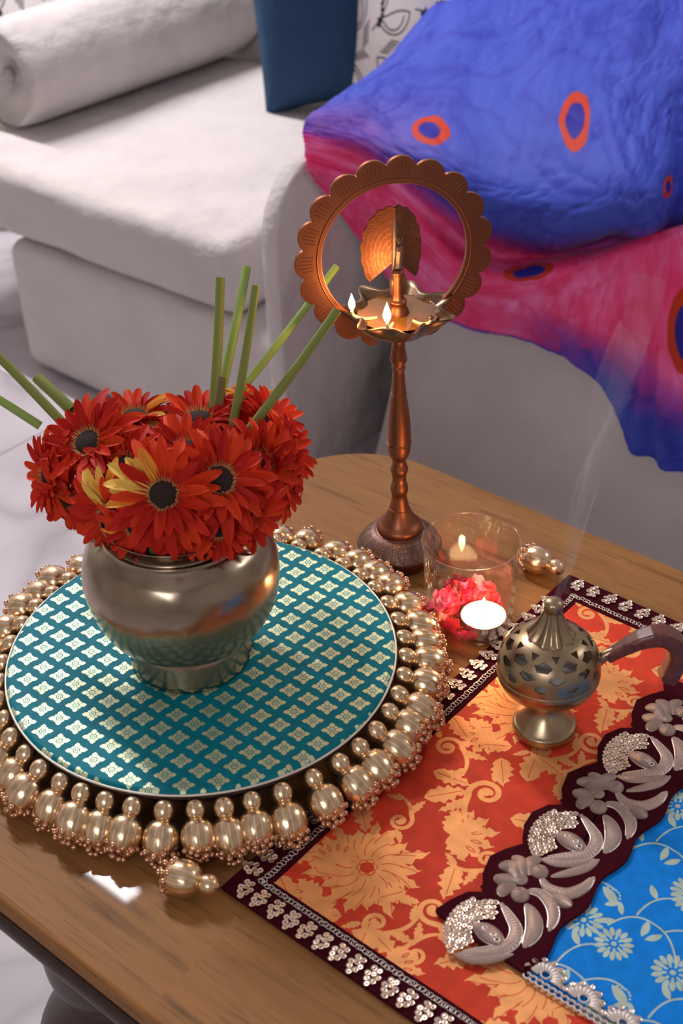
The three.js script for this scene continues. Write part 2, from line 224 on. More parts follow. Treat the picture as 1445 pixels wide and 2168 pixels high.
{
  const chair = thing('armchair', 'low armchair in an off-white slipcover with an empty flat seat', 'armchair', [-1.5, 0, -1.5]);
  const off = (g) => g.translate(1.5, 0, 1.5);
  obj('base', off(cushionGeo(0.62, 0.235, 0.70, 0.03, -1.46, 0.1185, -1.562, 0.006, 6)), M.cover, chair);
  obj('seat_cushion', off(cushionGeo(0.88, 0.118, 0.66, 0.026, -1.685, 0.2985, -1.545, 0.006, 7)), M.cover, chair);
  obj('backrest', off(cushionGeo(0.86, 0.62, 0.17, 0.06, -1.612, 0.55, -1.978, 0.012, 6)), M.cover, chair);
  // the thin side panel under the scarf, its top rising towards the back
  const prof = [[-1.21, 0.0], [-1.21, 0.36], [-1.2115, 0.40], [-1.222, 0.432], [-1.245, 0.460], [-1.275, 0.476], [-1.34, 0.470], [-1.5, 0.460], [-1.88, 0.46], [-1.88, 0.0]];
  const sh = new THREE.Shape(); new THREE.CatmullRomCurve3([[-1.21, 0], [-1.21, 0.1], [-1.21, 0.2], [-1.21, 0.3], ...prof.slice(1, 9)].map(([z, y]) => V(-z, y, 0)), false, 'centripetal').getPoints(90).forEach((p, i) => sh[i ? 'lineTo' : 'moveTo'](p.x, p.y)); sh.lineTo(1.88, 0);
  const g = new THREE.ExtrudeGeometry(sh, { depth: 0.014, bevelEnabled: true, bevelThickness: 0.007, bevelSize: 0.006, bevelSegments: 4, curveSegments: 60 });
  g.rotateY(Math.PI / 2); g.translate(-1.171, 0, 0);
  obj('side_panel', off(boxUV(toCreasedNormals(g, 0.6))), M.cover, chair);

  // bolster lying along the left side
  const bl = thing('bolster', 'long off-white cylindrical bolster lying along the armchair seat', 'bolster', [-1.872, 0.36, -1.608]);
  const bg = grid(64, 40, (u, v) => {
    const L = 0.276, R = 0.087, a = u * Math.PI * 2; let z, r;
    if (v < 0.15) { const t = v / 0.15; z = L - 0.012 - 0.016 * Math.cos(t * Math.PI / 2) + 0.010 * Math.cos(t * Math.PI * 5) * (1 - t); r = R * 0.98 * Math.pow(t, 0.8); }
    else if (v > 0.85) { const t = (1 - v) / 0.15; z = -L; r = R * 0.98 * t; }
    else { const t = (v - 0.15) / 0.7; z = mix(L, -L, t); r = R * (1 - 0.10 * Math.pow(Math.abs(2 * t - 1), 14)); }
    r *= 1 + 0.02 * nz(Math.cos(a) * 1.2, Math.sin(a) * 1.2, z * 6); return [Math.cos(a) * r, 0.0875 + Math.sin(a) * r, z];
  }, true);
  { const uv = bg.attributes.uv; for (let i = 0; i < uv.count; i++) uv.setXY(i, uv.getX(i) * 0.9, uv.getY(i) * 0.9); }
  obj('cover', bg, M.cover, bl);
  obj('end_button', new THREE.SphereGeometry(0.014, 20, 12).scale(1, 1, 0.4).translate(0, 0.0875, 0.254), M.cover, bl);

  const sofa = thing('sofa', 'low off-white slipcovered sofa mostly hidden under the blue and pink scarf', 'sofa', [-0.4, 0, -1.8]);
  const o2 = (q) => q.translate(0.4, 0, 1.8);
  obj('base', o2(cushionGeo(1.9, 0.34, 0.7, 0.035, -0.150, 0.171, -1.748, 0.012, 7)), M.cover, sofa);
  obj('skirt', o2((() => { const g = grid(120, 14, (u, v) => { const x = mix(-1.09, 0.79, u), y = 0.30 * (1 - v); return [x, y + 0.001, -1.396 + 0.072 * Math.pow(v, 2.2) + 0.006 * v * Math.sin(x * 21 + 2 * nz(x * 5, v, 2)) - 0.004 * (1 - v)]; }); const uv = g.attributes.uv; for (let i = 0; i < uv.count; i++) uv.setXY(i, uv.getX(i) * 1.9, uv.getY(i) * 0.3); return g; })()), M.cover, sofa);
  obj('backrest', o2(cushionGeo(1.9, 0.5, 0.2, 0.06, -0.150, 0.592, -2.06, 0.012, 6)), M.cover, sofa);
}
// cushions leaning in the corner of the seats
function pillowGeo(w, h, t, pinch = 0.16) {
  const side = (s) => grid(28, 28, (u, v) => {
    const a = 2 * u - 1, b = 2 * v - 1, k = Math.pow(Math.max(0, (1 - a * a) * (1 - b * b)), 0.45);
    const px = a * w / 2 * (1 - pinch * (1 - b * b) * 0.35 * Math.abs(a)), py = b * h / 2 * (1 - pinch * (1 - a * a) * 0.35 * Math.abs(b));
    return [s * px, py, s * (t / 2 * k + 0.006 * k * fbm(a * 2 + 3, b * 2, s * 4, 3))];
  });
  return mergeGeometries([side(1), side(-1)]);
}
const [pc, pg] = canvas(512, 512);
{ // black line print on white: paisleys, hatched bands, scallops
  pg.fillStyle = '#d9d2d3'; pg.fillRect(0, 0, 512, 512); pg.strokeStyle = '#1b1424'; pg.fillStyle = '#1b1424'; pg.lineWidth = 5; pg.lineCap = 'round';
  for (let k = 0; k < 25; k++) {
    const cx = 40 + (k % 5) * 108, cy = 45 + Math.floor(k / 5) * 106; pg.save(); pg.translate(cx, cy); pg.rotate(k * 0.9); pg.scale(0.62, 0.62);
    pg.beginPath(); pg.moveTo(-60, -60); pg.bezierCurveTo(20, -80, 60, 0, 10, 70); pg.bezierCurveTo(-10, 20, -50, 10, -60, -60); pg.stroke();
    pg.beginPath(); pg.moveTo(-40, -40); pg.bezierCurveTo(10, -50, 36, 0, 8, 40); pg.stroke();
    for (let j = 0; j < 5; j++) { pg.beginPath(); pg.moveTo(40 + j * 12, -50 + j * 8); pg.lineTo(48 + j * 12, -14 + j * 8); pg.stroke(); }
    for (let j = 0; j < 7; j++) { pg.beginPath(); pg.arc(-70 + j * 16, 60 + 8 * Math.sin(j), 8, 0, 7); pg.fill(); }
    pg.beginPath(); pg.moveTo(-80, 50); pg.quadraticCurveTo(-20, 40, 50, 80); pg.stroke(); pg.restore();
  }
}
const printTex = new THREE.CanvasTexture(pc); printTex.colorSpace = THREE.SRGBColorSpace;
M.print = std({ map: printTex, roughness: 0.9 });
M.teal = std({ color: lin(0.004, 0.040, 0.110), bumpMap: tex2(clothBump, 2), bumpScale: 0.004, roughness: 0.8, sheen: 0.2, sheenColor: lin(0.03, 0.12, 0.25) });
{
  const a = thing('cushion', 'plain deep teal blue cushion standing on the off-white seat', 'cushion', [-1.540, 0.552, -1.735], 0.72);
  const m = obj('cover', pillowGeo(0.21, 0.40, 0.16, 0.22), M.teal, a); m.rotation.set(-0.16, 0, 0.10);
  const b = thing('cushion', 'white cushion with black line print behind the teal cushion', 'cushion', [-1.318, 0.590, -1.822], 0.28);
  const n = obj('cover', pillowGeo(0.34, 0.44, 0.12), M.print, b); n.rotation.set(-0.22, 0, -0.06);
  const c = thing('cushion', 'black and white printed cushion beyond the rolled bolster', 'cushion', [-2.33, 0.30, -1.66], 0.8);
  const q = obj('cover', pillowGeo(0.44, 0.56, 0.15), M.print, c); q.rotation.set(-0.3, 0, 0.5);
}

// the tie-dyed scarf
const SHAWL_UV = (u, v) => { // u across (0 left .. 1), v from the hem (0) to the top (1)
  const C = SHAWL[0].length, R = SHAWL.length, cu = u * (C - 1), cv = v * (R - 1);
  const w = (t) => [-0.5 * t + t * t - 0.5 * t ** 3, 1 - 2.5 * t * t + 1.5 * t ** 3, 0.5 * t + 2 * t * t - 1.5 * t ** 3, -0.5 * t * t + 0.5 * t ** 3];
  const i = Math.min(C - 2, Math.floor(cu)), j = Math.min(R - 2, Math.floor(cv)), wu = w(cu - i), wv = w(cv - j), out = [0, 0, 0];
  for (let a = -1; a < 3; a++) for (let b = -1; b < 3; b++) { const q = SHAWL[clamp(j + b, 0, R - 1)][clamp(i + a, 0, C - 1)], k = wu[a + 1] * wv[b + 1]; for (let d = 0; d < 3; d++) out[d] += k * q[d] / 1000; }
  return out;
};
const crinkle = (u, v) => { const a = fbm(u * 9 + 2 * nz(u * 4, v * 4, 3), v * 11, 2, 4), b = fbm(u * 16, v * 14 + 1.5 * nz(u * 6, v * 5, 9), 12, 3); return [Math.pow(1 - Math.min(1, Math.abs(a) * 4.2), 3), Math.pow(1 - Math.min(1, Math.abs(b) * 4.5), 3)]; };
{
  const [cv, cx] = canvas(768, 768);
  const img = cx.createImageData(768, 768);
  const eyes = [[4.25 / 8, 5.72 / 9, 0.034, 0.046], [2.0 / 8, 5.35 / 9, 0.040, 0.034], [3.72 / 8, 2.12 / 9, 0.046, 0.040], [7.0 / 8, 1.36 / 9, 0.045, 0.03], [6.2 / 8, 4.7 / 9, 0.018, 0.022]];
  for (let y = 0; y < 768; y++) for (let x = 0; x < 768; x++) {
    const u = x / 768, v = 1 - y / 768, c = u * 8, r = v * 9;
    const wob = 0.9 * fbm(u * 5, v * 5, 40, 3), n = fbm(u * 14, v * 14, 7, 4);
    // dye zones by row: blue at the right hem, pink band, then blue
    const pinkTop = mix(3.4, 3.15, smooth(1, 4, c)) + 0.5 * smooth(2.2, 0, c) + wob;
    let pink = smooth(pinkTop + 0.75, pinkTop - 0.55, r);
    const hemBlue = mix(0, 1, smooth(3.4, 5.4, c)); pink *= 1 - hemBlue * smooth(1.15, 0.45, r + wob * 0.5);
    pink *= 1 - 0.85 * smooth(0.16, 0.03, r - 0.02 * wob) * smooth(2.2, 3, c);
    if (c > 7.2 && r > 6.3) pink = Math.max(pink, smooth(7.2, 7.6, c) * smooth(6.3, 7.2, r));
    const pk = [0.97 + 0.06 * n, 0.38 + 0.42 * n, 0.62 + 0.42 * n];
    const lt = smooth(3.0, 0.5, c) * smooth(6.6, 4.6, r); // the pink dye has run into the blue here
    const bl = [0.25 + 0.24 * lt, 0.325, 0.74 - 0.08 * lt];
    const purple = 4 * pink * (1 - pink);
    let col = [0, 1, 2].map((k) => mix(bl[k], pk[k], pink)); col = [mix(col[0], 0.47, 0.3 * purple), mix(col[1], 0.13, 0.45 * purple), mix(col[2], 0.55, 0.25 * purple)];
    const [l1, l2] = crinkle(u + 3.7, v + 1.9); const ln = clamp(0.34 * l1 + 0.18 * l2); // fine veins of stronger dye, independent of the folds
    const dk = pink > 0.5 ? [0.86, 0.12, 0.30] : [0.14, 0.13, 0.58];
    col = col.map((q, k) => mix(q, dk[k], ln));
    for (const [eu, ev, ru, rv] of eyes) { const d = Math.hypot((u - eu) / ru, (v - ev) / rv) + 0.12 * nz(u * 40, v * 40, 3); if (d < 1) { const core = smooth(0.60, 0.52, d), e = smooth(1, 0.93, d); col = [mix(col[0], mix(0.76, 0.15, core), e), mix(col[1], mix(0.22, 0.13, core), e), mix(col[2], mix(0.13, 0.58, core), e)]; } }
    const k = 4 * (y * 768 + x); img.data[k] = 255 * clamp(col[0]); img.data[k + 1] = 255 * clamp(col[1]); img.data[k + 2] = 255 * clamp(col[2]); img.data[k + 3] = 255;
  }
  cx.putImageData(img, 0, 0);
  const map = new THREE.CanvasTexture(cv); map.colorSpace = THREE.SRGBColorSpace;
  M.scarf = std({ map, roughness: 0.62, sheen: 0.5, sheenRoughness: 0.4, sheenColor: lin(0.5, 0.5, 0.7), specularIntensity: 0.35, transmission: 0.1, thickness: 0 });
  const g = grid(200, 260, (u, v) => SHAWL_UV(u, v));
  displace(g, () => 0); const uv = g.attributes.uv; let q = -1;
  displace(g, () => { q++; const u = uv.getX(q), v = uv.getY(q), [l1, l2] = crinkle(u, v); const e = smooth(0, 0.05, u);
    return 0.014 * fbm(u * 7, v * 6, 5, 2) - 0.0022 * l1 - 0.0008 * l2 + 0.007 * Math.sin(u * 62 + 5 * nz(u * 6, v * 2, 1)) * smooth(0.22, 0.02, v) * smooth(0.5, 0.7, u) + 0.002; });
  const s = obj('scarf', g, M.scarf); tag(s, 'crinkled tie-dyed scarf in blue, purple and pink draped over the sofa', 'scarf');
}

// ---------------------------------------------------------------- the coffee table
{
  const table = thing('coffee_table', 'oak coffee table with rounded corners and a dark carved apron', 'table', [-0.15, 0, -0.575]);
  const x0 = -0.75, x1 = 0.45, z0 = -0.864, z1 = -0.286, R = 0.10;
  const rrect = (e, rad) => { const s = new THREE.Shape(), a = x0 - e + 0.15, b = x1 + e + 0.15, c = z0 - e + 0.575, d = z1 + e + 0.575; s.moveTo(a + rad, c); s.lineTo(b - rad, c); s.absarc(b - rad, c + rad, rad, -Math.PI / 2, 0); s.lineTo(b, d - rad); s.absarc(b - rad, d - rad, rad, 0, Math.PI / 2); s.lineTo(a + rad, d); s.absarc(a + rad, d - rad, rad, Math.PI / 2, Math.PI); s.lineTo(a, c + rad); s.absarc(a + rad, c + rad, rad, Math.PI, Math.PI * 1.5); return s; };
  const slab = (e, rad, y0, th, bev) => { const g = new THREE.ExtrudeGeometry(rrect(e - bev, rad), { depth: th - 2 * bev, bevelEnabled: true, bevelSize: bev, bevelThickness: bev, bevelSegments: 4, curveSegments: 20 }); g.rotateX(Math.PI / 2); return g.translate(0, y0 + th - bev, 0); };
  const top = boxUV(slab(0, R, T - 0.018, 0.018, 0.004)); { const uv = top.attributes.uv; for (let i = 0; i < uv.count; i++) uv.setXY(i, uv.getX(i) / 0.9 + 0.3, uv.getY(i) / 0.45); }
  obj('top', top, M.oak, table);
  obj('edge_moulding', boxUV(slab(0.004, R, T - 0.034, 0.0155, 0.007)), M.darkWood, table);
  obj('apron', boxUV(slab(-0.012, R, T - 0.066, 0.032, 0.003)), M.darkWood, table);
  const leg = lathe(smoothProfile([[0.001, 0], [0.034, 0.002], [0.036, 0.02], [0.024, 0.05], [0.03, 0.09], [0.055, 0.15], [0.068, 0.21], [0.062, 0.25], [0.04, 0.285], [0.034, 0.3], [0.046, 0.318], [0.048, 0.356]], 60), 40);
  for (const [x, z] of [[x0 + 0.22, z1 - 0.06], [x1 - 0.12, z1 - 0.06], [x0 + 0.22, z0 + 0.08], [x1 - 0.12, z0 + 0.08]]) { const l = obj('leg', leg, M.darkWood, table); l.position.set(x + 0.15, 0, z + 0.575); }
}

// ---------------------------------------------------------------- beaded tassels (shared by platter and runner)
function ribbed(rad, half, ribs = 16) { // ribbed bead with its hole along x: broad foil lobes between narrow silver ridges
  const nu = ribs * 6, g = grid(nu, 14, (u, v) => { const a = u * Math.PI * 2, t = v * Math.PI, s = Math.sin(t); const c = Math.abs(Math.cos(a * ribs / 2)); const ridge = Math.pow(1 - c, 2.2); const R = rad * Math.pow(s, 0.78) * (0.965 + 0.035 * Math.pow(c, 0.7) + 0.03 * ridge); return [-Math.cos(t) * half, Math.cos(a) * R, Math.sin(a) * R]; }, true);
  const n = g.attributes.position.count, col = new Float32Array(n * 3);
  for (let i = 0; i < n; i++) { const u = (i % (nu + 1)) / nu, c = Math.abs(Math.cos(u * Math.PI * ribs)), k = smooth(0.45, 0.15, c); col.set([mix(0.76, 0.92, k), mix(0.535, 0.84, k), mix(0.305, 0.77, k)], 3 * i); }
  g.setAttribute('color', new THREE.BufferAttribute(col, 3)); return g;
}
const BEAD = { big: ribbed(0.0124, 0.0132), small: ribbed(0.0070, 0.0072, 14), seed: new THREE.SphereGeometry(0.00225, 10, 7) };
const seedSpots = (n) => { // rings of seed beads crowding the outer end of a tassel
  const out = [];
  for (let k = 0; k < n; k++) { const ring = k < 10 ? 0 : k < 18 ? 1 : 2, cnt = [10, 8, n - 18][ring], a = (k + 0.3 * rnd()) / cnt * Math.PI * 2 + ring, R = [0.0106, 0.0080, 0.0040][ring] + rr(-0.0008, 0.0008); out.push([0.0335 + [0, 0.0036, 0.0068][ring] + rr(-0.001, 0.0016), Math.cos(a) * R, Math.sin(a) * R]); }
  return out;
};
let seedCount = 0;
function tassel(parent, single, n = 23) {
  const t = part('bead_tassel', parent);
  obj('small_bead', BEAD.small, M.bead, t).position.set(0.0075, 0, 0);
  const b = obj('large_bead', BEAD.big, M.bead, t); b.position.set(0.0255, 0, 0); b.rotation.x = rr(0, 6);
  const spots = seedSpots(n);
  if (single) for (const p of spots) { obj('seed_bead', BEAD.seed, M.seed, t).position.set(...p); seedCount++; }
  else stuff(obj('seed_bead_cluster', mergeGeometries(spots.map((p) => BEAD.seed.clone().translate(...p))), M.seed, t), 'cluster of small copper seed beads');
  return t;
}

// ---------------------------------------------------------------- brocades: canvas mask -> colour + roughness / metalness
function brocade(mask, ground, gold, o) {
  const w = mask.width, h = mask.height, px = mask.getContext('2d').getImageData(0, 0, w, h).data, col = new Uint8Array(w * h * 4), orm = new Uint8Array(w * h * 4);
  for (let y = 0; y < h; y++) for (let x = 0; x < w; x++) {
    const k = 4 * (y * w + x), j = 4 * ((h - 1 - y) * w + x); let m = px[k] / 255; const hatch = 0.5 + 0.5 * Math.sin((o.diag ? x * o.diag + y : y) * o.hatch); const th = 1 - o.hatchDepth * (1 - hatch); const wv = 1 + 0.05 * Math.sin(x * 1.7) * Math.sin(y * 1.9) + 0.08 * nz(x * 0.02, y * 0.02, 3);
    const f = m * th; for (let c = 0; c < 3; c++) { col[j + c] = 255 * clamp(mix(ground[c], gold[c], f) * wv); } col[j + 3] = 255;
    orm[j] = 0; orm[j + 1] = 255 * mix(o.groundRough, o.goldRough, f); orm[j + 2] = 255 * o.metal * f; orm[j + 3] = 255;
  }
  const T1 = new THREE.DataTexture(col, w, h), T2 = new THREE.DataTexture(orm, w, h); for (const t of [T1, T2]) { t.magFilter = t.minFilter = THREE.LinearFilter; t.needsUpdate = true; } T1.colorSpace = THREE.SRGBColorSpace;
  return std({ map: T1, roughnessMap: T2, metalnessMap: T2, roughness: 1, metalness: 1, specularIntensity: 0.3 });
}
// canvas drawing in metres: origin at world (ox, oz), x right, z down
function metreCanvas(ox, oz, w, h, res) { const [c, g] = canvas(Math.round(w * res), Math.round(h * res)); g.fillStyle = '#000'; g.fillRect(0, 0, c.width, c.height); g.scale(res, res); g.translate(-ox, -oz); g.fillStyle = g.strokeStyle = '#fff'; g.lineCap = g.lineJoin = 'round'; return [c, g]; }

// ---------------------------------------------------------------- the platter
const PX = -0.5901, PZ = -0.5121, PR = 0.1439, PY = T + 0.040;
{
  const [mc, g] = metreCanvas(-PR, -PR, 2 * PR, 2 * PR, 2048 / (2 * PR));
  const a = [0.0164, -0.0013], b = [0.0009, 0.0161], o = [-0.5463 - PX, -0.6125 - PZ];
  for (let i = -22; i < 22; i++) for (let j = -22; j < 26; j++) {
    const x = o[0] + a[0] * i + b[0] * j, z = o[1] + a[1] * i + b[1] * j; if (Math.hypot(x, z) > PR + 0.01) continue;
    g.save(); g.translate(x, z); g.rotate(-0.71);
    for (let k = 0; k < 8; k++) { g.save(); g.rotate(k * Math.PI / 4); const L = k % 4 === 0 ? 0.0078 : k % 2 === 0 ? 0.0072 : 0.0050, W = k % 2 === 0 ? 0.0031 : 0.0024; g.beginPath(); g.moveTo(0.0014, 0); g.bezierCurveTo(0.003, -W, L * 0.7, -W, L, 0); g.bezierCurveTo(L * 0.7, W, 0.003, W, 0.0014, 0); g.fill(); g.restore(); }
    g.fillStyle = '#000'; g.beginPath(); g.arc(0, 0, 0.0024, 0, 7); g.fill(); g.fillStyle = '#fff'; g.beginPath(); g.arc(0, 0, 0.0019, 0, 7); g.fill(); g.fillStyle = '#000'; g.beginPath(); g.arc(0, 0, 0.0010, 0, 7); g.fill(); g.fillStyle = '#fff'; g.beginPath(); g.arc(0, 0, 0.0006, 0, 7); g.fill();
    g.strokeStyle = '#000'; g.lineWidth = 0.00028; for (let k = 0; k < 8; k++) { g.save(); g.rotate((k + 0.5) * Math.PI / 4); g.beginPath(); g.moveTo(0.002, 0); g.lineTo(0.0055, 0); g.stroke(); g.restore(); }
    g.strokeStyle = g.fillStyle = '#fff'; g.restore();
  }
  M.tealBrocade = brocade(mc, [0.0, 0.46, 0.53], [0.87, 0.86, 0.70], { hatch: 0.9, hatchDepth: 0.12, groundRough: 0.6, goldRough: 0.54, metal: 0.75 });
  const pl = thing('platter', 'round platter covered in teal and gold brocade with a gold bead fringe', 'platter', [PX, T, PZ]);
  const topG = lathe([[0.00001, 0.040], [PR - 0.003, 0.040], [PR - 0.001, 0.0392], [PR, 0.0375]], 96); planarUV(topG); { const uv = topG.attributes.uv; for (let i = 0; i < uv.count; i++) uv.setXY(i, uv.getX(i) / (2 * PR) + 0.5, 0.5 - uv.getY(i) / (2 * PR)); }
  obj('brocade_top', topG, M.tealBrocade, pl);
  obj('base', lathe([[0.00001, 0.0002], [0.115, 0.0002], [0.118, 0.002], [0.118, 0.028], [PR - 0.002, 0.030], [PR, 0.0325], [PR, 0.0375]], 96), std({ color: lin(0.07, 0.035, 0.03), roughness: 0.8 }), pl);
  obj('edge_cord', new THREE.TorusGeometry(PR + 0.0006, 0.0009, 8, 128).rotateX(Math.PI / 2).translate(0, 0.0368, 0), M.thread, pl);
  const N = 46;
  for (let k = 0; k < N; k++) {
    const ang = (k + 0.13 * Math.sin(k * 12.9) + 0.06 * Math.sin(k * 5.1)) / N * Math.PI * 2;
    const toCam = Math.cos(ang - 1.35); // 1 on the open side of the table, where the tassels hang freely
    const t = tassel(pl, seedCount < 270 && toCam > 0.20, 25);
    t.position.set(Math.cos(ang) * (PR + 0.0008), 0.0340, Math.sin(ang) * (PR + 0.0008));
    t.rotation.order = 'YXZ'; t.rotation.y = -ang + 0.16 * Math.sin(k * 7.7); t.rotation.z = -mix(0.42, 0.80, smooth(-0.2, 0.8, toCam)) + 0.08 * Math.sin(k * 3.3); t.scale.setScalar(1.02 + 0.05 * Math.sin(k * 9.1));
  }
}

// ---------------------------------------------------------------- the runner
const runner = thing('table_runner', 'orange and blue brocade table runner with maroon sequinned border on the coffee table', 'table runner', [-0.42, T, -0.59]);
const RX = -0.42, RZ = -0.59;
{
  const x1 = 0.30; // the far end lies beyond the frame
  // ---- orange brocade
  const W = 0.40, D = 0.372, ox = -0.4245, oz = -0.7715; const [mc, g] = metreCanvas(ox, oz, W, D, 2048 / W);
  const black = (f) => { g.strokeStyle = g.fillStyle = '#000'; f(); g.strokeStyle = g.fillStyle = '#fff'; };
  const petalP = (L, w, ser) => { g.beginPath(); g.moveTo(0, 0); const n = ser ? 5 : 1; if (!ser) { g.bezierCurveTo(L * 0.25, -w, L * 0.75, -w * 0.9, L, 0); g.bezierCurveTo(L * 0.75, w * 0.9, L * 0.25, w, 0, 0); } else { for (let i = 1; i <= n; i++) { const t = i / n, e = w * Math.sin(Math.PI * Math.min(1, t * 0.92 + 0.08)) * 1.0; g.lineTo(L * (t - 0.10), -e * 0.72); g.lineTo(L * t, -e * (i === n ? 0 : 1.1)); } for (let i = n - 1; i >= 1; i--) { const t = i / n, e = w * Math.sin(Math.PI * Math.min(1, t * 0.92 + 0.08)); g.lineTo(L * t, e * 1.1); g.lineTo(L * (t - 0.10), e * 0.72); } g.closePath(); } g.fill(); };
  const lotus = (x, z, r, rot) => { g.save(); g.translate(x, z); g.rotate(rot);
    for (const [L, n, w, off] of [[1, 17, 0.16, 0], [0.78, 15, 0.15, 0.1], [0.55, 13, 0.13, 0.05]]) for (let i = 0; i < n; i++) { g.save(); g.rotate((i + off * n) / n * Math.PI * 2); g.translate(r * 0.1, 0); petalP(r * L * 0.9 * (0.9 + 0.14 * Math.cos(i * 2.4)), r * w, L === 1); black(() => { g.lineWidth = 0.0005; g.beginPath(); g.moveTo(r * 0.12, -r * w * 0.5); g.quadraticCurveTo(r * L * 0.5, -r * w * 1.05, r * L * 0.86, 0); g.stroke(); }); g.restore(); }
    black(() => { g.lineWidth = 0.0005; for (let i = 0; i < 7; i++) { g.beginPath(); g.arc(Math.cos(i) * r * 0.1, Math.sin(i) * r * 0.1, r * 0.06, 0, 7); g.stroke(); } }); g.restore(); };
  const palm = (x, z, r, rot) => { g.save(); g.translate(x, z); g.rotate(rot); for (let i = -3; i <= 3; i++) { g.save(); g.rotate(i * 0.42); petalP(r * (1 - 0.09 * Math.abs(i)), r * 0.22, true); g.restore(); } black(() => { g.lineWidth = 0.0006; for (let i = -2; i <= 2; i++) { g.save(); g.rotate(i * 0.42); g.translate(r * 0.42, 0); g.beginPath(); g.moveTo(0, 0); g.quadraticCurveTo(r * 0.1, -r * 0.07, r * 0.22, 0); g.quadraticCurveTo(r * 0.1, r * 0.07, 0, 0); g.stroke(); g.restore(); } }); g.restore(); };
  const leaf = (x, z, L, w, rot) => { g.save(); g.translate(x, z); g.rotate(rot); petalP(L, w, true); black(() => { g.lineWidth = 0.0005; g.beginPath(); g.moveTo(L * 0.1, 0); g.lineTo(L * 0.85, 0); g.stroke(); }); g.restore(); };
  const scroll = (x, z, s, rot, flip = 1) => { g.save(); g.translate(x, z); g.rotate(rot); g.scale(s, s * flip);
    for (let i = 0; i < 60; i++) { const t = i / 60, a = t * Math.PI * 3.1, R = 0.30 * Math.exp(-t * 1.55) ; g.beginPath(); g.arc(Math.cos(a) * R, Math.sin(a) * R, 0.055 * (1 - 0.35 * t) , 0, 7); g.fill(); }
    g.beginPath(); g.arc(0.02, 0.02, 0.07, 0, 7); g.fill();
    for (let i = 0; i < 40; i++) { const t = i / 40; g.beginPath(); g.arc(0.30 + 0.10 * Math.sin(t * 3), -t * 0.75, 0.06 * (1 - 0.5 * t), 0, 7); g.fill(); }
    g.save(); g.translate(0.3, -0.1); g.rotate(-0.4); petalP(0.55, 0.10, true); g.restore(); g.save(); g.translate(-0.15, 0.24); g.rotate(1.9); petalP(0.4, 0.08, true); g.restore(); g.save(); g.translate(0.34, -0.55); g.rotate(-2.3); petalP(0.42, 0.08, true); g.restore(); g.restore(); };
  for (const [dx, dz, fl] of [[0, 0, 1], [0, -0.19, 1], [0.13, 0.0, 1], [0.13, -0.19, 1], [0.26, 0, 1], [0.26, -0.19, 1], [-0.13, -0.0, 1], [-0.13, -0.19, 1], [0, 0.19, 1]]) {
    lotus(-0.384 + dx, -0.452 + dz, 0.043, 0.5);
    palm(-0.358 + dx, -0.508 + dz, 0.034, -0.75); scroll(-0.360 + dx, -0.5536 + dz, 0.044, 2.4); leaf(-0.392 + dx, -0.524 + dz, 0.032, 0.008, -0.9); leaf(-0.402 + dx, -0.548 + dz, 0.030, 0.007, -0.2);
    scroll(-0.408 + dx, -0.573 + dz, 0.036, -0.6, -1); palm(-0.392 + dx, -0.606 + dz, 0.030, 1.9); leaf(-0.345 + dx, -0.58 + dz, 0.036, 0.009, -1.9); leaf(-0.425 + dx, -0.602 + dz, 0.03, 0.008, 0.5);
    scroll(-0.330 + dx, -0.452 + dz, 0.036, 0.9); leaf(-0.34 + dx, -0.49 + dz, 0.03, 0.008, 1.2); leaf(-0.425 + dx, -0.494 + dz, 0.03, 0.007, 0.7); scroll(-0.318 + dx, -0.418 + dz, 0.03, 3.8, -1); leaf(-0.352 + dx, -0.415 + dz, 0.028, 0.007, 0.2);
    scroll(-0.392 + dx, -0.497 + dz, 0.030, -1.1); scroll(-0.327 + dx, -0.506 + dz, 0.032, 1.2, -1); palm(-0.402 + dx, -0.632 + dz, 0.026, -2.6); scroll(-0.352 + dx, -0.612 + dz, 0.034, 0.3); leaf(-0.372 + dx, -0.588 + dz, 0.028, 0.008, 0.9); leaf(-0.335 + dx, -0.545 + dz, 0.028, 0.008, -0.4); leaf(-0.418 + dx, -0.520 + dz, 0.026, 0.007, 2.4); palm(-0.327 + dx, -0.592 + dz, 0.024, -0.4); leaf(-0.363 + dx, -0.437 + dz, 0.02, 0.006, -1.0); leaf(-0.42 + dx, -0.44 + dz, 0.026, 0.007, 2.2); leaf(-0.372 + dx, -0.412 + dz, 0.024, 0.007, 2.6); leaf(-0.30 + dx, -0.43 + dz, 0.028, 0.008, -0.8);
  }
  M.orange = brocade(mc, [0.81, 0.25, 0.16], [0.95, 0.72, 0.46], { hatch: 0.74, hatchDepth: 0.28, diag: 0.25, groundRough: 0.55, goldRough: 0.52, metal: 0.65 });
  // a gently uneven cloth: uv from metres
  const lay = (ax, az, bx, bz, y, tex, nx = 60, nzv = 50) => { const q = grid(nx, nzv, (u, v) => { const x = mix(ax, bx, u), z = mix(az, bz, v); return [x - RX, y + 0.0007 * fbm(x * 22, z * 22, 3, 2), z - RZ]; }); const uv = q.attributes.uv; for (let i = 0; i < uv.count; i++) { const x = mix(ax, bx, uv.getX(i)), z = mix(az, bz, uv.getY(i)); uv.setXY(i, (x - tex[0]) / tex[2], 1 - (z - tex[1]) / tex[3]); } return q; };
  M.orange.map.wrapS = M.orange.map.wrapT = M.orange.roughnessMap.wrapS = M.orange.roughnessMap.wrapT = THREE.MirroredRepeatWrapping;
  obj('orange_panel', lay(-0.4240, -0.7710, x1, -0.4040, 0.0022, [ox, oz, W, D], 120, 60), M.orange, runner).userData.label = 'orange brocade panel with gold lotus and scroll pattern';
  // ---- blue brocade
  const BW = 0.30, BD = 0.282, bx = -0.258, bz = -0.727; const [bc, b] = metreCanvas(bx, bz, BW, BD, 2048 / BW);
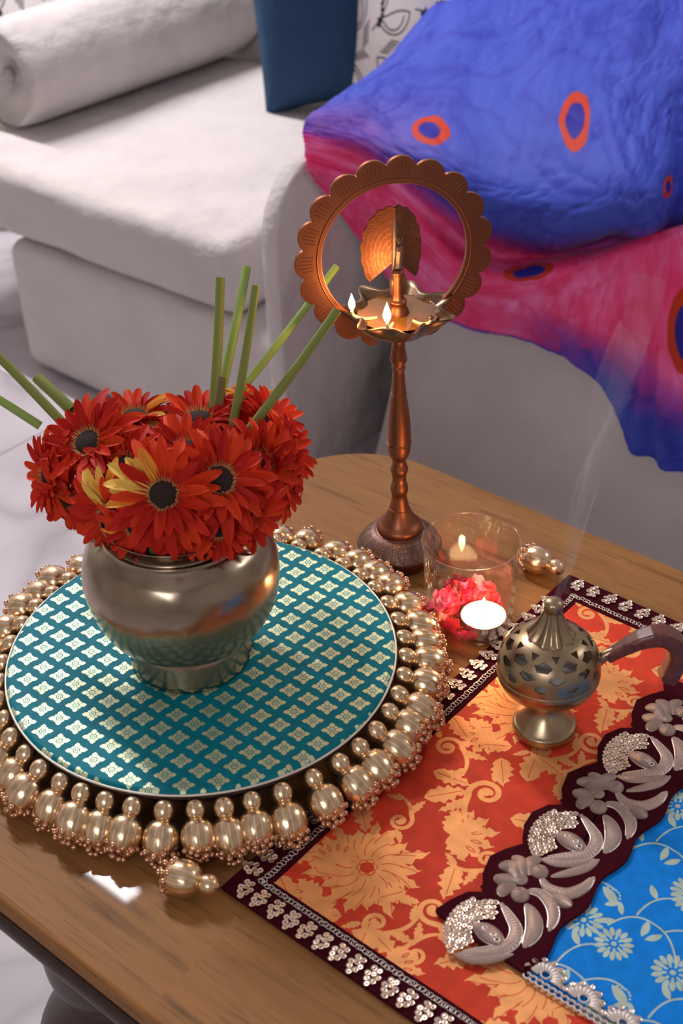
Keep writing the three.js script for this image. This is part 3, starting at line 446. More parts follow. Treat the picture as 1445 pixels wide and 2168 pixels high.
  const bf = (x, z, r, rot) => { b.save(); b.translate(x, z); b.rotate(rot); for (let ring = 0; ring < 2; ring++) { const n = ring ? 9 : 15, R = ring ? r * 0.55 : r; for (let i = 0; i < n; i++) { const a = i / n * Math.PI * 2; b.beginPath(); b.ellipse(Math.cos(a) * R * 0.72, Math.sin(a) * R * 0.72, R * 0.26, R * 0.13, a, 0, 7); b.fill(); } } b.beginPath(); b.arc(0, 0, r * 0.14, 0, 7); b.fill(); b.restore(); };
  const bl = (x, z, L, rot, beaded) => { b.save(); b.translate(x, z); b.rotate(rot); b.beginPath(); b.moveTo(0, 0); b.bezierCurveTo(L * 0.3, -L * 0.32, L * 0.7, -L * 0.28, L, 0); b.bezierCurveTo(L * 0.7, L * 0.2, L * 0.3, L * 0.22, 0, 0); b.fill(); if (beaded) for (let i = 1; i < 8; i++) { const t = i / 8; b.beginPath(); b.arc(L * t, -L * 0.38 * Math.sin(Math.PI * t), L * 0.05, 0, 7); b.fill(); } b.restore(); };
  const vine = (pts) => { b.lineWidth = 0.0013; b.beginPath(); b.moveTo(...pts[0]); for (let i = 1; i + 1 < pts.length; i += 2) b.quadraticCurveTo(...pts[i], ...pts[i + 1]); b.stroke(); };
  for (let i = -1; i < 6; i++) for (let j = -1; j < 6; j++) {
    const x = bx + i * 0.062 + (j % 2) * 0.02, z = bz + j * 0.060 + 0.008; b.save(); b.translate(x, z);
    vine([[0, 0.03], [0.006, 0.01], [0.022, 0.012], [0.034, 0.012], [0.044, 0.026]]); vine([[0.010, 0.012], [0.010, -0.008], [0.024, -0.014]]); vine([[0.030, 0.013], [0.040, 0.0], [0.052, 0.004]]);
    bf(0.030, -0.020, 0.0125, 0.3); bf(0.048, 0.036, 0.0135, 1.1); bl(0.044, 0.006, 0.017, 0.5, true); bl(0.014, -0.006, 0.012, -2.4); bl(0.018, 0.012, 0.013, 1.4); bl(0.003, 0.024, 0.012, 2.6); bl(0.003, 0.018, 0.010, -2.2); bl(0.030, 0.016, 0.012, 2.2); bl(0.052, 0.018, 0.010, -0.7);
    b.restore();
  }
  M.blue = brocade(bc, [0.0, 0.48, 0.84], [0.80, 0.82, 0.72], { hatch: 1.3, hatchDepth: 0.22, groundRough: 0.6, goldRough: 0.45, metal: 0.65 });
  for (const t of [M.blue.map, M.blue.roughnessMap]) t.wrapS = t.wrapT = THREE.MirroredRepeatWrapping;
  obj('blue_panel', lay(-0.2600, -0.7290, x1, -0.4460, 0.0036, [bx, bz, BW, BD], 90, 60), M.blue, runner).userData.label = 'bright blue brocade panel with pale gold vines';
  // ---- maroon velvet border, three strips
  const strip = (ax, az, bx2, bz2) => boxUV(at(new RoundedBoxGeometry(bx2 - ax, 0.0026, bz2 - az, 2, 0.0011), (ax + bx2) / 2 - RX, 0.0014, (az + bz2) / 2 - RZ));
  obj('velvet_border', strip(-0.4478, -0.4052, x1, -0.3805), M.velvet, runner); obj('velvet_border', strip(-0.4478, -0.7985, x1, -0.7698), M.velvet, runner); obj('velvet_border', strip(-0.4478, -0.7698, -0.4228, -0.4052), M.velvet, runner);
  // ---- chain stitch: two rows of linked rings
  const ring = new THREE.TorusGeometry(0.0021, 0.00032, 5, 12).rotateX(Math.PI / 2), chain = [];
  const run = (ax, az, bx2, bz2) => { const L = Math.hypot(bx2 - ax, bz2 - az), n = Math.round(L / 0.0029); for (let i = 0; i <= n; i++) chain.push(ring.clone().scale(1, 1, 0.8).rotateY(rr(-0.5, 0.5)).translate(mix(ax, bx2, i / n) - RX + rr(-0.0004, 0.0004), 0.0032 + 0.0004 * (i % 2), mix(az, bz2, i / n) - RZ + rr(-0.0004, 0.0004))); };
  run(-0.4300, -0.4000, x1, -0.4000); run(-0.4300, -0.7752, x1, -0.7752); run(-0.4290, -0.7752, -0.4290, -0.4000);
  stuff(obj('chain_stitch', mergeGeometries(chain), M.silver, runner), 'silver chain stitch along the maroon border');
  // ---- sequins
  const seq = lathe([[0.00045, 0.0003], [0.0012, 0.00015], [0.0019, 0.0003], [0.0021, 0.0005]], 12);
  const rest = []; let singles = 0;
  const addSeq = (p, x, y, z, single, s = 1) => { const tx = rr(-0.14, 0.14), tz = rr(-0.14, 0.14); if (single && singles < 300) { singles++; const q = obj('sequin', seq, M.sequin, p); q.position.set(x, y, z); q.rotation.set(tx, 0, tz); q.scale.setScalar(s); } else { const gq = seq.clone().scale(s, s, s).rotateX(tx).rotateZ(tz); p.updateMatrix(); gq.translate(x + p.position.x, y + p.position.y, z + p.position.z); rest.push(gq); } };
  const flowerSpots = [[0, 0], [0.0036, 0.0012], [0.0022, 0.0046], [-0.0022, 0.0046], [-0.0036, 0.0012], [-0.0019, -0.0036], [0.0019, -0.0036], [0, 0.0078]];
  const sf = (x, z, turn, single) => { const p = part('sequin_flower', runner, [x - RX, 0.0033, z - RZ]); const c = Math.cos(turn), s = Math.sin(turn); for (const [a, q] of flowerSpots) addSeq(p, a * c - q * s, rr(0, 0.0006), a * s + q * c, single); if (!p.children.length) runner.remove(p); };
  for (let i = 0; i < 24; i++) sf(-0.4335 + i * 0.0131, -0.3905, rr(-0.2, 0.2), i < 15);          // front edge
  for (let i = 0; i < 26; i++) sf(-0.4395, -0.404 - i * 0.0141, Math.PI / 2 + rr(-0.2, 0.2), i > 10 && i < 20);  // end
  for (let i = 0; i < 24; i++) sf(-0.4335 + i * 0.0150, -0.7870, Math.PI + rr(-0.2, 0.2), i < 6); // back edge
  // ---- padded zari applique, one motif every 94 mm
  const backing = new THREE.Shape(); const e = []; for (let k = -1; k < 4; k++) for (const [x, z] of EDGE) e.push([x * 1e-4, z * 1e-4 - k * 0.094]);
  e.sort((p, q) => p[1] - q[1]);
  const zEnd = 0.099, zTop = -0.183, left = e.filter((p) => p[1] > zTop && p[1] < zEnd - 0.004);
  backing.moveTo(0.036, zTop); for (const p of left) backing.lineTo(p[0], p[1]); backing.lineTo(-0.034, zEnd - 0.002); backing.quadraticCurveTo(-0.036, zEnd + 0.002, -0.028, zEnd + 0.002); backing.lineTo(0.036, zEnd + 0.005);
  for (let i = 0; i <= 60; i++) { const z = mix(zEnd + 0.005, zTop, i / 60); backing.lineTo(0.0355 + 0.0022 * Math.sin((z + 0.02) / 0.094 * Math.PI * 4), z); }
  const bgm = new THREE.ExtrudeGeometry(backing, { depth: 0.0012, bevelEnabled: true, bevelSize: 0.0006, bevelThickness: 0.0006, bevelSegments: 2, curveSegments: 10 }).rotateX(Math.PI / 2).translate(-0.2924 - RX, 0.0056, -0.5499 - RZ);
  obj('velvet_band', boxUV(bgm), M.velvet, runner);
  const puff = (pts, w, ball) => { // padded satin-stitch stroke, half-round in section, tapering at both ends
    const c = new THREE.CatmullRomCurve3(pts, false, 'centripetal'), n = 36;
    return grid(n, 8, (u, v) => { const p = c.getPointAt(u), t = c.getTangentAt(u), nx = -t.z, nzv = t.x, h = w / 2 * Math.pow(Math.max(0.0001, Math.sin(Math.PI * clamp(u * 0.94 + 0.04))), 0.55) * (1 + 0.03 * (Math.round(u * n) % 2)); const a = Math.PI * v; return [p.x + nx * h * Math.cos(a), p.y + 0.62 * h * Math.sin(a), p.z + nzv * h * Math.cos(a)]; });
  };
  const side = (pts, w, s) => { const c = new THREE.CatmullRomCurve3(pts, false, 'centripetal'); return [...Array(12).keys()].map((i) => { const u = 0.06 + 0.88 * i / 11, p = c.getPointAt(u), t = c.getTangentAt(u), h = s * w / 2 * Math.pow(Math.sin(Math.PI * u), 0.55); return V(p.x - t.z * h, p.y + 0.0006, p.z + t.x * h); }); };
  const ballG = {}, geoC = {};
  for (let k = -1; k <= 2; k++) {
    const mo = part('zari_motif', runner, [-0.2924 - RX, 0.0056, -0.5499 - RZ - k * 0.094]);
    for (const [n, w, q] of ZARI) {
      const cut = k === -1 && ['D', 'E', 'F1', 'F2', 'F3', 'F4', 'F5', 'G', 'H'].includes(n); if (cut || (k === 2 && 'ABCK'.includes(n))) continue;
      const pts = []; for (let i = 0; i < q.length; i += 2) pts.push(V(q[i] * 1e-4, 0, q[i + 1] * 1e-4));
      obj(n === 'B' || n === 'A' ? 'padded_leaf' : n[0] === 'F' ? 'padded_lobe' : 'padded_scroll', geoC[n] ??= puff(pts, w * 1e-4 * (n[0] === 'F' ? 1.4 : 'DEHK'.includes(n) ? 1.25 : 1.08)), M.zari, mo);
      if ('ABCEGF1F2F4F5'.includes(n)) for (const s of [-1, 1]) obj('silver_cord', geoC[n + s] ??= tube(side(pts, w * 1e-4, s), 0.0007, 30, 6), M.silver, mo);
    }
    if (k > -1) for (const [x, z, r] of BALLS) obj('padded_ball', ballG[r] ??= new THREE.SphereGeometry(r * 1e-4, 18, 10, 0, 7, 0, Math.PI / 2).scale(1, 0.75, 1), M.zari, mo).position.set(x * 1e-4, 0, z * 1e-4);
    if (k > -1) obj('padded_ball', ballG.c ??= new THREE.SphereGeometry(0.0052, 18, 10, 0, 7, 0, Math.PI / 2).scale(1, 0.4, 1), M.zari, mo).position.set(-0.0068, 0, 0.0465);
    if (k < 2) for (const [x, z] of [[-10, 0], [55, 5], [95, 25]]) obj('silver_coil', new THREE.TorusGeometry(0.0016, 0.0005, 6, 16).rotateX(Math.PI / 2), M.silver, mo).position.set(x * 1e-4, 0.0036, z * 1e-4);
    if (k < 2) SEQ.forEach(([x, z]) => addSeq(mo, x * 1e-4, 0.0006 + rr(0, 0.0006), z * 1e-4, k < 1, 1.0));
  }
  // ---- grey lace with shell scallops along the near side of the blue panel
  const lace = (x) => { const p = part('lace_scallop', runner, [x - RX, 0.0046, -0.4475 - RZ]); const gs = []; for (let i = 0; i < 11; i++) { const a = Math.PI + (i + 0.5) / 11 * Math.PI, c = Math.cos(a), s = Math.sin(a); gs.push(puff([V(c * 0.004, 0, s * 0.004 - 0.004), V(c * 0.009, 0.0004, s * 0.0085 - 0.004), V(c * 0.0128, 0, s * 0.012 - 0.004)], 0.0035)); } gs.push(new THREE.TorusGeometry(0.0030, 0.0007, 6, 16).rotateX(Math.PI / 2).translate(0, 0.0008, -0.006)); obj('shell', mergeGeometries(gs.map((q) => { q = q.index ? q.toNonIndexed() : q; return q; })), M.lace, p); for (let i = 0; i < 7; i++) addSeq(p, Math.cos(Math.PI + i / 6 * Math.PI) * 0.0118, 0.0014, Math.sin(Math.PI + i / 6 * Math.PI) * 0.0112 - 0.004, false, 0.8); };
  for (let i = 0; i < 8; i++) lace(-0.2475 + i * 0.0262);
  const lr = []; for (let i = 0; i < 46; i++) lr.push(new THREE.TorusGeometry(0.0022, 0.0008, 6, 12).rotateX(Math.PI / 2).translate(-0.256 + i * 0.0044 - RX, 0.0050, -0.4462 - RZ));
  stuff(obj('lace_edging', mergeGeometries(lr), M.lace, runner), 'narrow grey looped lace edging');
  stuff(obj('loose_sequins', mergeGeometries(rest), M.sequin, runner), 'small pale sequins sewn on border and lace');
  // ---- corner tassels
  for (const [x, z, ang] of [[-0.4415, -0.3745, Math.PI - 0.36], [-0.4475, -0.7885, Math.PI - 0.02]]) { const t = tassel(runner, true, 20); t.position.set(x - RX, 0.0125, z - RZ); t.rotation.order = 'YXZ'; t.rotation.y = -ang; t.rotation.z = -0.02; }
}

// ---------------------------------------------------------------- the metal pot
const POT = [-0.5916, PY + 0.0004, -0.5029];
{
  const pot = thing('flower_pot', 'round tarnished metal pot with a flared foot holding the gerberas', 'pot', POT);
  const outer = smoothProfile([[0.0440, 0.0], [0.0446, 0.003], [0.0436, 0.009], [0.0415, 0.019], [0.0405, 0.0235], [0.0465, 0.0275], [0.0570, 0.0375], [0.0655, 0.054], [0.0697, 0.074], [0.0684, 0.091], [0.0625, 0.1055], [0.0525, 0.1150]], 90);
  const dent = (v) => 0.0012 * (fbm(v.x * 45, v.y * 45, v.z * 45, 2)) ;
  const body = displace(mergeVertices(lathe(outer, 120)), dent); { const uv = body.attributes.uv; for (let i = 0; i < uv.count; i++) uv.setX(i, uv.getX(i) * 2); }
  obj('body', body, M.pot, pot);
  obj('neck', lathe(smoothProfile([[0.0527, 0.1148], [0.0518, 0.1172], [0.0500, 0.1165], [0.0478, 0.1160], [0.0468, 0.1185], [0.0474, 0.1225], [0.0500, 0.1265], [0.0506, 0.1272], [0.0500, 0.1276], [0.0466, 0.1240], [0.0455, 0.119], [0.0450, 0.10]], 60), 96), M.pot, pot);
  obj('inner_wall', lathe([[0.045, 0.10], [0.06, 0.07], [0.04, 0.03], [0.0001, 0.028]], 48), M.pot, pot);
  obj('floral_foam', new THREE.SphereGeometry(0.041, 24, 16).scale(1, 0.5, 1).translate(0, 0.118, 0), M.foam, pot);
}

// ---------------------------------------------------------------- gerberas
function petalGeo(L, W, cup, droop, twist) { // strap petal along +x with a notched tip, folded along its middle
  const g = grid(8, 4, (u, v) => { const s = 2 * v - 1, w = W / 2 * Math.pow(Math.sin(Math.PI * clamp(0.13 + 0.80 * u)), 0.62) * (u > 0.9 ? 1 - 1.8 * (u - 0.9) : 1); const tip = u > 0.85 ? -0.10 * L * Math.abs(Math.abs(s) - 0.5) * (u - 0.85) / 0.15 : 0; const tw = twist * u; const y = cup * w * (s * s - 0.3) - droop * u * u * L + 0.10 * L * u, z = s * w; return [L * u + tip, y * Math.cos(tw) - z * Math.sin(tw) * 0.4, z * Math.cos(tw)]; });
  const n = g.attributes.position.count, col = new Float32Array(n * 3), uv = g.attributes.uv; for (let i = 0; i < n; i++) { const q = uv.getX(i), vein = 0.90 + 0.10 * Math.cos(uv.getY(i) * Math.PI * 6); col.set([vein, vein, vein * (0.9 + 0.1 * q)], 3 * i); }
  g.setAttribute('color', new THREE.BufferAttribute(col, 3)); return g;
}
const PETALS = [[0.0305, 0.0078, 0.5, 0.30, 0.15], [0.0285, 0.0072, 0.7, 0.18, -0.25], [0.0315, 0.0084, 0.35, 0.42, 0.3]].map((a) => petalGeo(...a));
const PETALS2 = [[0.0205, 0.0066, 0.7, 0.05, 0.2], [0.0225, 0.0070, 0.5, 0.12, -0.2]].map((a) => petalGeo(...a));
const [EYEG, FRINGEG, FLORETG, CALYXG] = (() => {
  const eye = new THREE.SphereGeometry(0.0082, 24, 10, 0, 7, 0, Math.PI / 2).scale(1, 0.42, 1), spikes = [], fl = [];
  for (let k = 0; k < 54; k++) { const a = k / 54 * Math.PI * 2 + rr(-0.05, 0.05), R = rr(0.0080, 0.0098); spikes.push(new THREE.ConeGeometry(0.00055, rr(0.004, 0.0058), 4).rotateZ(-0.5).translate(R, 0.0022, 0).rotateY(-a)); }
  for (let k = 0; k < 60; k++) { const a = k / 60 * Math.PI * 2 * 2.02, R = 0.0105 + 0.0022 * (k % 2); fl.push(new THREE.ConeGeometry(0.0010, rr(0.006, 0.009), 4).scale(1, 1, 0.5).rotateZ(-0.95).translate(R, 0.0014, 0).rotateY(-a)); }
  return [eye, mergeGeometries(spikes), mergeGeometries(fl), lathe([[0.0001, -0.010], [0.004, -0.009], [0.0075, -0.003], [0.0078, 0], [0.0001, 0.0005]], 18)];
})();
const FLOWER_LABELS = ['red gerbera facing up over the left side of the pot, dark eye ringed in tan', 'red gerbera hanging sideways at the outer left of the bouquet', 'red gerbera with a few yellow petals and a large black eye at the front', 'red gerbera beside the front black-eyed one, its small dark eye turned to the candle', 'red gerbera with a tan eye turned to the brass oil lamp side', 'orange-red gerbera at the back by the slanting cut stems', 'small orange gerbera behind the upright cut stems', 'red gerbera with upright petals at the foot of the tall stems', 'red gerbera streaked with yellow petals at the back of the bouquet', 'red gerbera with yellow petals hanging down over the pot rim', 'red gerbera seen from its edge on the oil lamp side of the bouquet', 'red gerbera bent low over the pot below the black-eyed one', 'red gerbera drooping over the pot rim towards the candle', 'red gerbera tucked low under the outer flowers by the bead fringe', 'red gerbera with a yellow tip or two hanging just above the pot neck', 'deep red gerbera hanging over the pot neck below the small dark eye', 'red gerbera filling the gap between the two largest dark eyes', 'red gerbera in the middle of the bouquet behind the black-eyed one', 'red gerbera at the edge nearest the oil lamp foot'];
const flowerThings = [];
FLOWERS.forEach(([x, y, z, nx, ny, nzv, s, kind], fi) => {
  const f = thing('gerbera', FLOWER_LABELS[fi], 'flower', [x, y, z], 0, 'gerberas in the metal pot');
  f.quaternion.setFromUnitVectors(V(0, 1, 0), V(nx, ny, nzv).normalize()); f.scale.setScalar(s * 1.12); flowerThings.push(f);
  obj('eye', EYEG, M.eye, f); stuff(obj('stamens', FRINGEG, M.fringe, f)); stuff(obj('inner_florets', FLORETG, kind === 'o' ? M.petalOrange : M.floret, f)); obj('calyx', CALYXG, M.calyx, f);
  const yd = V(...({ 2: [-0.80, 0.45, 0.40], 8: [0.65, 0.3, -0.6], 9: [-0.5, 0.8, 0.2], 14: [-0.6, -0.4, 0.6] }[fi] ?? [0, 1, 0])).applyQuaternion(f.quaternion.clone().invert()), yellowAt = Math.atan2(yd.z, yd.x);
  const add = (geo, a, lift, R, sc) => { const d = Math.abs(((a - yellowAt + 9.42) % 6.28) - 3.14); const yel = kind === 'y' && d < 0.75 && rnd() > 0.3; const m = kind === 'o' ? (rnd() > 0.35 ? M.petalOrange : M.petalYellow) : yel ? (rnd() > 0.35 ? M.petalYellow : M.petalOrange) : M.petal[Math.floor(rnd() * 3)];
    const p = obj('petal', geo, m, f); p.rotation.order = 'YZX'; p.rotation.set(rr(-0.25, 0.25), -a, lift); p.position.set(Math.cos(a) * R, -0.0004, Math.sin(a) * R); p.scale.setScalar(sc); };
  for (let k = 0; k < 25; k++) add(PETALS[k % 3], (k + rr(-0.3, 0.3)) / 25 * Math.PI * 2, rr(-0.22, 0.12), 0.0062, rr(0.92, 1.06));
  for (let k = 0; k < 19; k++) add(PETALS2[k % 2], (k + rr(-0.3, 0.3)) / 19 * Math.PI * 2, rr(0.18, 0.5), 0.0075, rr(0.85, 1.1));
});
// the cut ends of the stalks stick out of the bouquet: each is a part of one flower
STEMS.forEach(([ax, ay, az, bx, by, bz, r, k], i) => {
  const a = V(ax, ay, az), d = V(bx, by, bz).sub(a), L = d.length();
  const g = grid(18, 24, (u, v) => { const q = u * Math.PI * 2, R = r * (1.08 - 0.12 * v) * (1 + 0.05 * Math.cos(q * 7)), bend = 0.011 * L * Math.sin(Math.PI * v); return [Math.cos(q) * R + bend, (v * 1.12 - 0.12) * L, Math.sin(q) * R]; }, true);
  const s = obj('stem', g, M.stem[k], scene); s.name = 'stem'; s.position.copy(a); s.quaternion.setFromUnitVectors(V(0, 1, 0), d.normalize());
  s.userData.label = ['cut green stalk', 'bright green cut stalk', 'short brown stalk stub'][k];
  obj('cut_end', new THREE.CylinderGeometry(r * 0.93, r * 0.93, 0.0006, 18).translate(0, L - 0.0001, 0), M.cut, s);
  const f = flowerThings[[7, 6, 3, 5, 4, 2, 0, 1, 8][i]]; f.updateMatrixWorld(); s.updateMatrixWorld(); f.attach(s);
});

// ---------------------------------------------------------------- the peacock oil lamp
{
  const LA = thing('oil_lamp', 'copper oil lamp with a scalloped ring and a peacock over a petalled bowl', 'oil lamp', [-0.5779, T, -0.7357], 0.90);
  // engraved foot
  const eng = (() => { const [c, g] = canvas(1024, 256); g.fillStyle = '#fff'; g.fillRect(0, 0, 1024, 256); g.strokeStyle = '#222'; g.lineWidth = 5; for (let i = 0; i < 18; i++) { const x = (i + 0.5) * 1024 / 18; g.beginPath(); g.moveTo(x, 30); g.quadraticCurveTo(x + 26, 130, x, 220); g.quadraticCurveTo(x - 26, 130, x, 30); g.stroke(); g.lineWidth = 3; for (let j = 1; j < 7; j++) { g.beginPath(); g.moveTo(x, 30 + j * 27); g.lineTo(x + 22, 20 + j * 27); g.moveTo(x, 30 + j * 27); g.lineTo(x - 22, 20 + j * 27); g.stroke(); } g.lineWidth = 5; } g.beginPath(); g.moveTo(0, 10); g.lineTo(1024, 10); g.moveTo(0, 240); g.lineTo(1024, 240); g.stroke(); for (let i = 0; i < 90; i++) { g.beginPath(); g.arc(i * 11.4, 246, 4, 0, 7); g.stroke(); } return new THREE.CanvasTexture(c); })();
  M.engraved = M.copperDark.clone(); M.engraved.bumpMap = eng; M.engraved.bumpScale = 0.0012; M.engraved.color = lin(0.85, 0.82, 0.85);
  obj('foot_ring', lathe([[0.0001, 0.0002], [0.0300, 0.0002], [0.0312, 0.002], [0.0310, 0.009], [0.0318, 0.0125], [0.034, 0.0135]], 80), M.copper, LA);
  const dome = lathe([[0.0355, 0.0128], [0.0362, 0.0138], [0.0352, 0.0155], [0.0315, 0.0205], [0.0265, 0.0250], [0.0215, 0.0278], [0.0190, 0.0285]], 96); { const uv = dome.attributes.uv, p = dome.attributes.position; for (let i = 0; i < uv.count; i++) uv.setY(i, (p.getY(i) - 0.0128) / 0.0158); }
  obj('engraved_foot', dome, M.engraved, LA);
  const prof = smoothProfile([[0.0192, 0.0280], [0.0195, 0.0305], [0.0188, 0.0335], [0.0150, 0.0375], [0.0098, 0.0465], [0.0070, 0.0565], [0.0062, 0.0620], [0.0074, 0.0690], [0.0070, 0.0725], [0.0057, 0.0780], [0.0062, 0.0835], [0.0074, 0.0885], [0.0060, 0.0935], [0.0057, 0.0975], [0.0084, 0.1035], [0.0094, 0.1090], [0.0097, 0.1180], [0.0092, 0.1320], [0.0076, 0.1480], [0.0060, 0.1600], [0.0050, 0.1740], [0.0047, 0.1805], [0.0056, 0.1828], [0.0050, 0.1852], [0.0068, 0.1905], [0.0062, 0.1950], [0.0052, 0.2010], [0.0056, 0.2080], [0.0110, 0.2130]], 160);
  obj('stem', lathe(prof, 48), M.copper, LA);
  for (const [y, r] of [[0.1135, 0.0098], [0.1150, 0.0098], [0.1600, 0.0061], [0.0500, 0.0088]]) obj('turned_line', new THREE.TorusGeometry(r, 0.00035, 6, 40).rotateX(Math.PI / 2).translate(0, y, 0), M.copper, LA);
  // bowl with seven spouts
  const HB = 0.2365, NS = 7, spout = (a) => { const t = Math.abs((((a - Math.PI / 2) / (Math.PI * 2) * NS) % 1 + 1) % 1 - 0.5) * 2; return Math.pow(smooth(0, 1, t), 1.6); }; // 1 at a spout tip
  const bowl = grid(168, 22, (u, v) => { const a = u * Math.PI * 2, k = spout(a); let R, y;
    if (v < 0.6) { const t = v / 0.6; R = mix(0.006, 0.0335, Math.sin(t * Math.PI / 2)) + k * 0.014 * t ** 3; y = HB - 0.0245 + 0.0235 * (1 - Math.cos(t * Math.PI / 2)) + 0.001 * k * t; }
    else { const t = (v - 0.6) / 0.4; R = mix(0.0326, 0.008, t) + k * 0.013 * (1 - t) ** 2; y = HB - 0.0004 - 0.0165 * Math.sin(t * Math.PI / 2) - 0.001 * k * (1 - t); }
    return [Math.cos(a) * R, y, Math.sin(a) * R]; }, true);
  obj('bowl', bowl, M.bronze, LA);
  obj('oil', lathe([[0.0001, HB - 0.0062], [0.0306, HB - 0.0062], [0.0312, HB - 0.0058]], 64), M.oil, LA);
  obj('post', lathe(smoothProfile([[0.0090, HB - 0.016], [0.0085, HB - 0.006], [0.0062, HB + 0.001], [0.0068, HB + 0.004], [0.0048, HB + 0.0065], [0.0040, HB + 0.016], [0.0042, HB + 0.025], [0.0046, HB + 0.0275], [0.0030, HB + 0.0295], [0.0001, HB + 0.0300]], 50), 32), M.copper, LA);
  // scalloped ring standing behind the bowl
  const RC = 0.2735, NL = 19, ringZ = -0.013, shape = new THREE.Shape(); const gap = 0.20; // open at the bottom
  const outerR = (a) => 0.0670 + 0.0088 * Math.sqrt(Math.abs(Math.sin(a * NL / 2)));
  const NA = 320; for (let i = 0; i <= NA; i++) { const a = -Math.PI / 2 + gap + (Math.PI * 2 - 2 * gap) * i / NA, r = outerR(a); shape[i ? 'lineTo' : 'moveTo'](Math.cos(a) * r, Math.sin(a) * r); }
  for (let i = NA; i >= 0; i--) { const a = -Math.PI / 2 + gap * 1.4 + (Math.PI * 2 - 2.8 * gap) * i / NA; shape.lineTo(Math.cos(a) * 0.0562, Math.sin(a) * 0.0562); }
  const rg = new THREE.ExtrudeGeometry(shape, { depth: 0.0030, bevelEnabled: true, bevelSize: 0.0005, bevelThickness: 0.0005, bevelSegments: 2 }).translate(0, RC, ringZ);
  const ring = obj('scalloped_ring', rg, M.copper, LA); ring.rotation.x = 0;
  const grooves = []; for (let l = 0; l < NL; l++) for (let j = -2; j <= 2; j++) { const a = (l + 0.5 + j * 0.16) / NL * Math.PI * 2; const da = Math.atan2(Math.sin(a + Math.PI / 2), Math.cos(a + Math.PI / 2)); if (Math.abs(da) < gap * 1.3) continue; const r0 = 0.0605, r1 = outerR(a) - 0.0012; const c = (l + 0.5) / NL * Math.PI * 2; const a0 = c + (a - c) * 0.55; grooves.push(new THREE.CapsuleGeometry(0.00048, 1, 2, 5).scale(1, (Math.hypot(Math.cos(a) * r1 - Math.cos(a0) * r0, Math.sin(a) * r1 - Math.sin(a0) * r0)) / 1.4, 0.6).rotateZ(a - Math.PI / 2).translate((Math.cos(a) * r1 + Math.cos(a0) * r0) / 2, RC + (Math.sin(a) * r1 + Math.sin(a0) * r0) / 2, ringZ + 0.0035)); }
  stuff(obj('ring_ribs', mergeGeometries(grooves), M.copper, LA), 'fine raised ribs fanning across each scallop of the ring');
  obj('ring_bead_line', (() => { const pts = []; for (let i = 0; i <= 80; i++) { const a = -Math.PI / 2 + gap * 1.4 + (Math.PI * 2 - 2.8 * gap) * i / 80; pts.push(V(Math.cos(a) * 0.0592, RC + Math.sin(a) * 0.0592, ringZ + 0.0035)); } return tube(pts, 0.0006, 200, 6); })(), M.copper, LA);
  obj('ring_bracket', tube([[0, 0.212, -0.004], [0, 0.214, -0.012], [0, 0.2185, ringZ + 0.001], [0.010, RC - 0.0615, ringZ + 0.001]], 0.0028, 20, 8), M.copper, LA);
  obj('ring_bracket', tube([[0, 0.212, -0.004], [0, 0.214, -0.012], [0, 0.2185, ringZ + 0.001], [-0.010, RC - 0.0615, ringZ + 0.001]], 0.0028, 20, 8), M.copper, LA);
  // peacock: two half fans meeting in a ridge, scaled feathers, body, neck and crest
  const scales = (() => { const [c, g] = canvas(512, 512); g.fillStyle = '#fff'; g.fillRect(0, 0, 512, 512); g.strokeStyle = '#111'; g.lineWidth = 7; for (let j = 0; j < 8; j++) for (let i = 0; i < 8; i++) { const x = (i + (j % 2) * 0.5) * 64 + 32, y = j * 64 + 32; g.beginPath(); g.arc(x, y, 34, 0, Math.PI); g.stroke(); g.beginPath(); g.arc(x, y + 6, 13, 0, 7); g.stroke(); } return new THREE.CanvasTexture(c); })();
  M.scaled = M.copper.clone(); M.scaled.bumpMap = scales; M.scaled.bumpScale = 0.0005;
  const pk = part('peacock', LA, [0.001, HB + 0.006, -0.0115]);
  const half = (s) => { const sheet = (z) => grid(40, 12, (u, v) => { const a = mix(-0.62, Math.PI / 2, u), lob = 1 + 0.045 * Math.abs(Math.sin(u * Math.PI * 7)) * smooth(0.7, 1, v), R = mix(0.004, 0.0365, v) * lob * mix(0.88, 1.0, u), x = s * Math.cos(a) * R * 0.80; return [x * Math.cos(0.55), 0.0265 + Math.sin(a) * R * 1.12, z - Math.abs(x) * Math.sin(0.55)]; }); return mergeGeometries([sheet(0.0006), sheet(-0.0010)]); };
  obj('tail_fan', half(-1), M.scaled, pk); obj('tail_fan', half(1), M.scaled, pk);
  obj('tail_ridge', tube([[0, 0.000, -0.002], [0, 0.02, -0.002], [0, 0.045, -0.002], [0, 0.066, -0.003]], 0.0030, 24, 8), M.copperDark, pk);
  obj('body', (() => { const c = new THREE.CatmullRomCurve3([V(0, -0.004, 0.004), V(0, 0.006, 0.007), V(0, 0.018, 0.0085), V(0.0005, 0.028, 0.008), V(0.001, 0.036, 0.0085), V(0.001, 0.0405, 0.0105), V(0.001, 0.0385, 0.0155)]), rad = [0.0028, 0.0062, 0.0066, 0.0042, 0.0030, 0.0033, 0.0004]; const fs = c.computeFrenetFrames(48, false); return grid(20, 48, (u, v) => { const i = Math.round(v * 48), p = c.getPointAt(v), k = v * 6, j = Math.min(5, Math.floor(k)), R = mix(rad[j], rad[j + 1], smooth(0, 1, k - j)), q = u * Math.PI * 2; const o = fs.normals[i].clone().multiplyScalar(Math.cos(q) * R).addScaledVector(fs.binormals[i], Math.sin(q) * R); return [p.x + o.x, p.y + o.y, p.z + o.z]; }, true); })(), M.copperDark, pk);
  for (const s of [-1, 0, 1]) obj('crest', tube([[0.001, 0.041, 0.010], [0.001 + s * 0.001, 0.0445, 0.0095], [0.001 + s * 0.0025, 0.0475, 0.0085]], 0.0005, 8, 5), M.copperDark, pk);
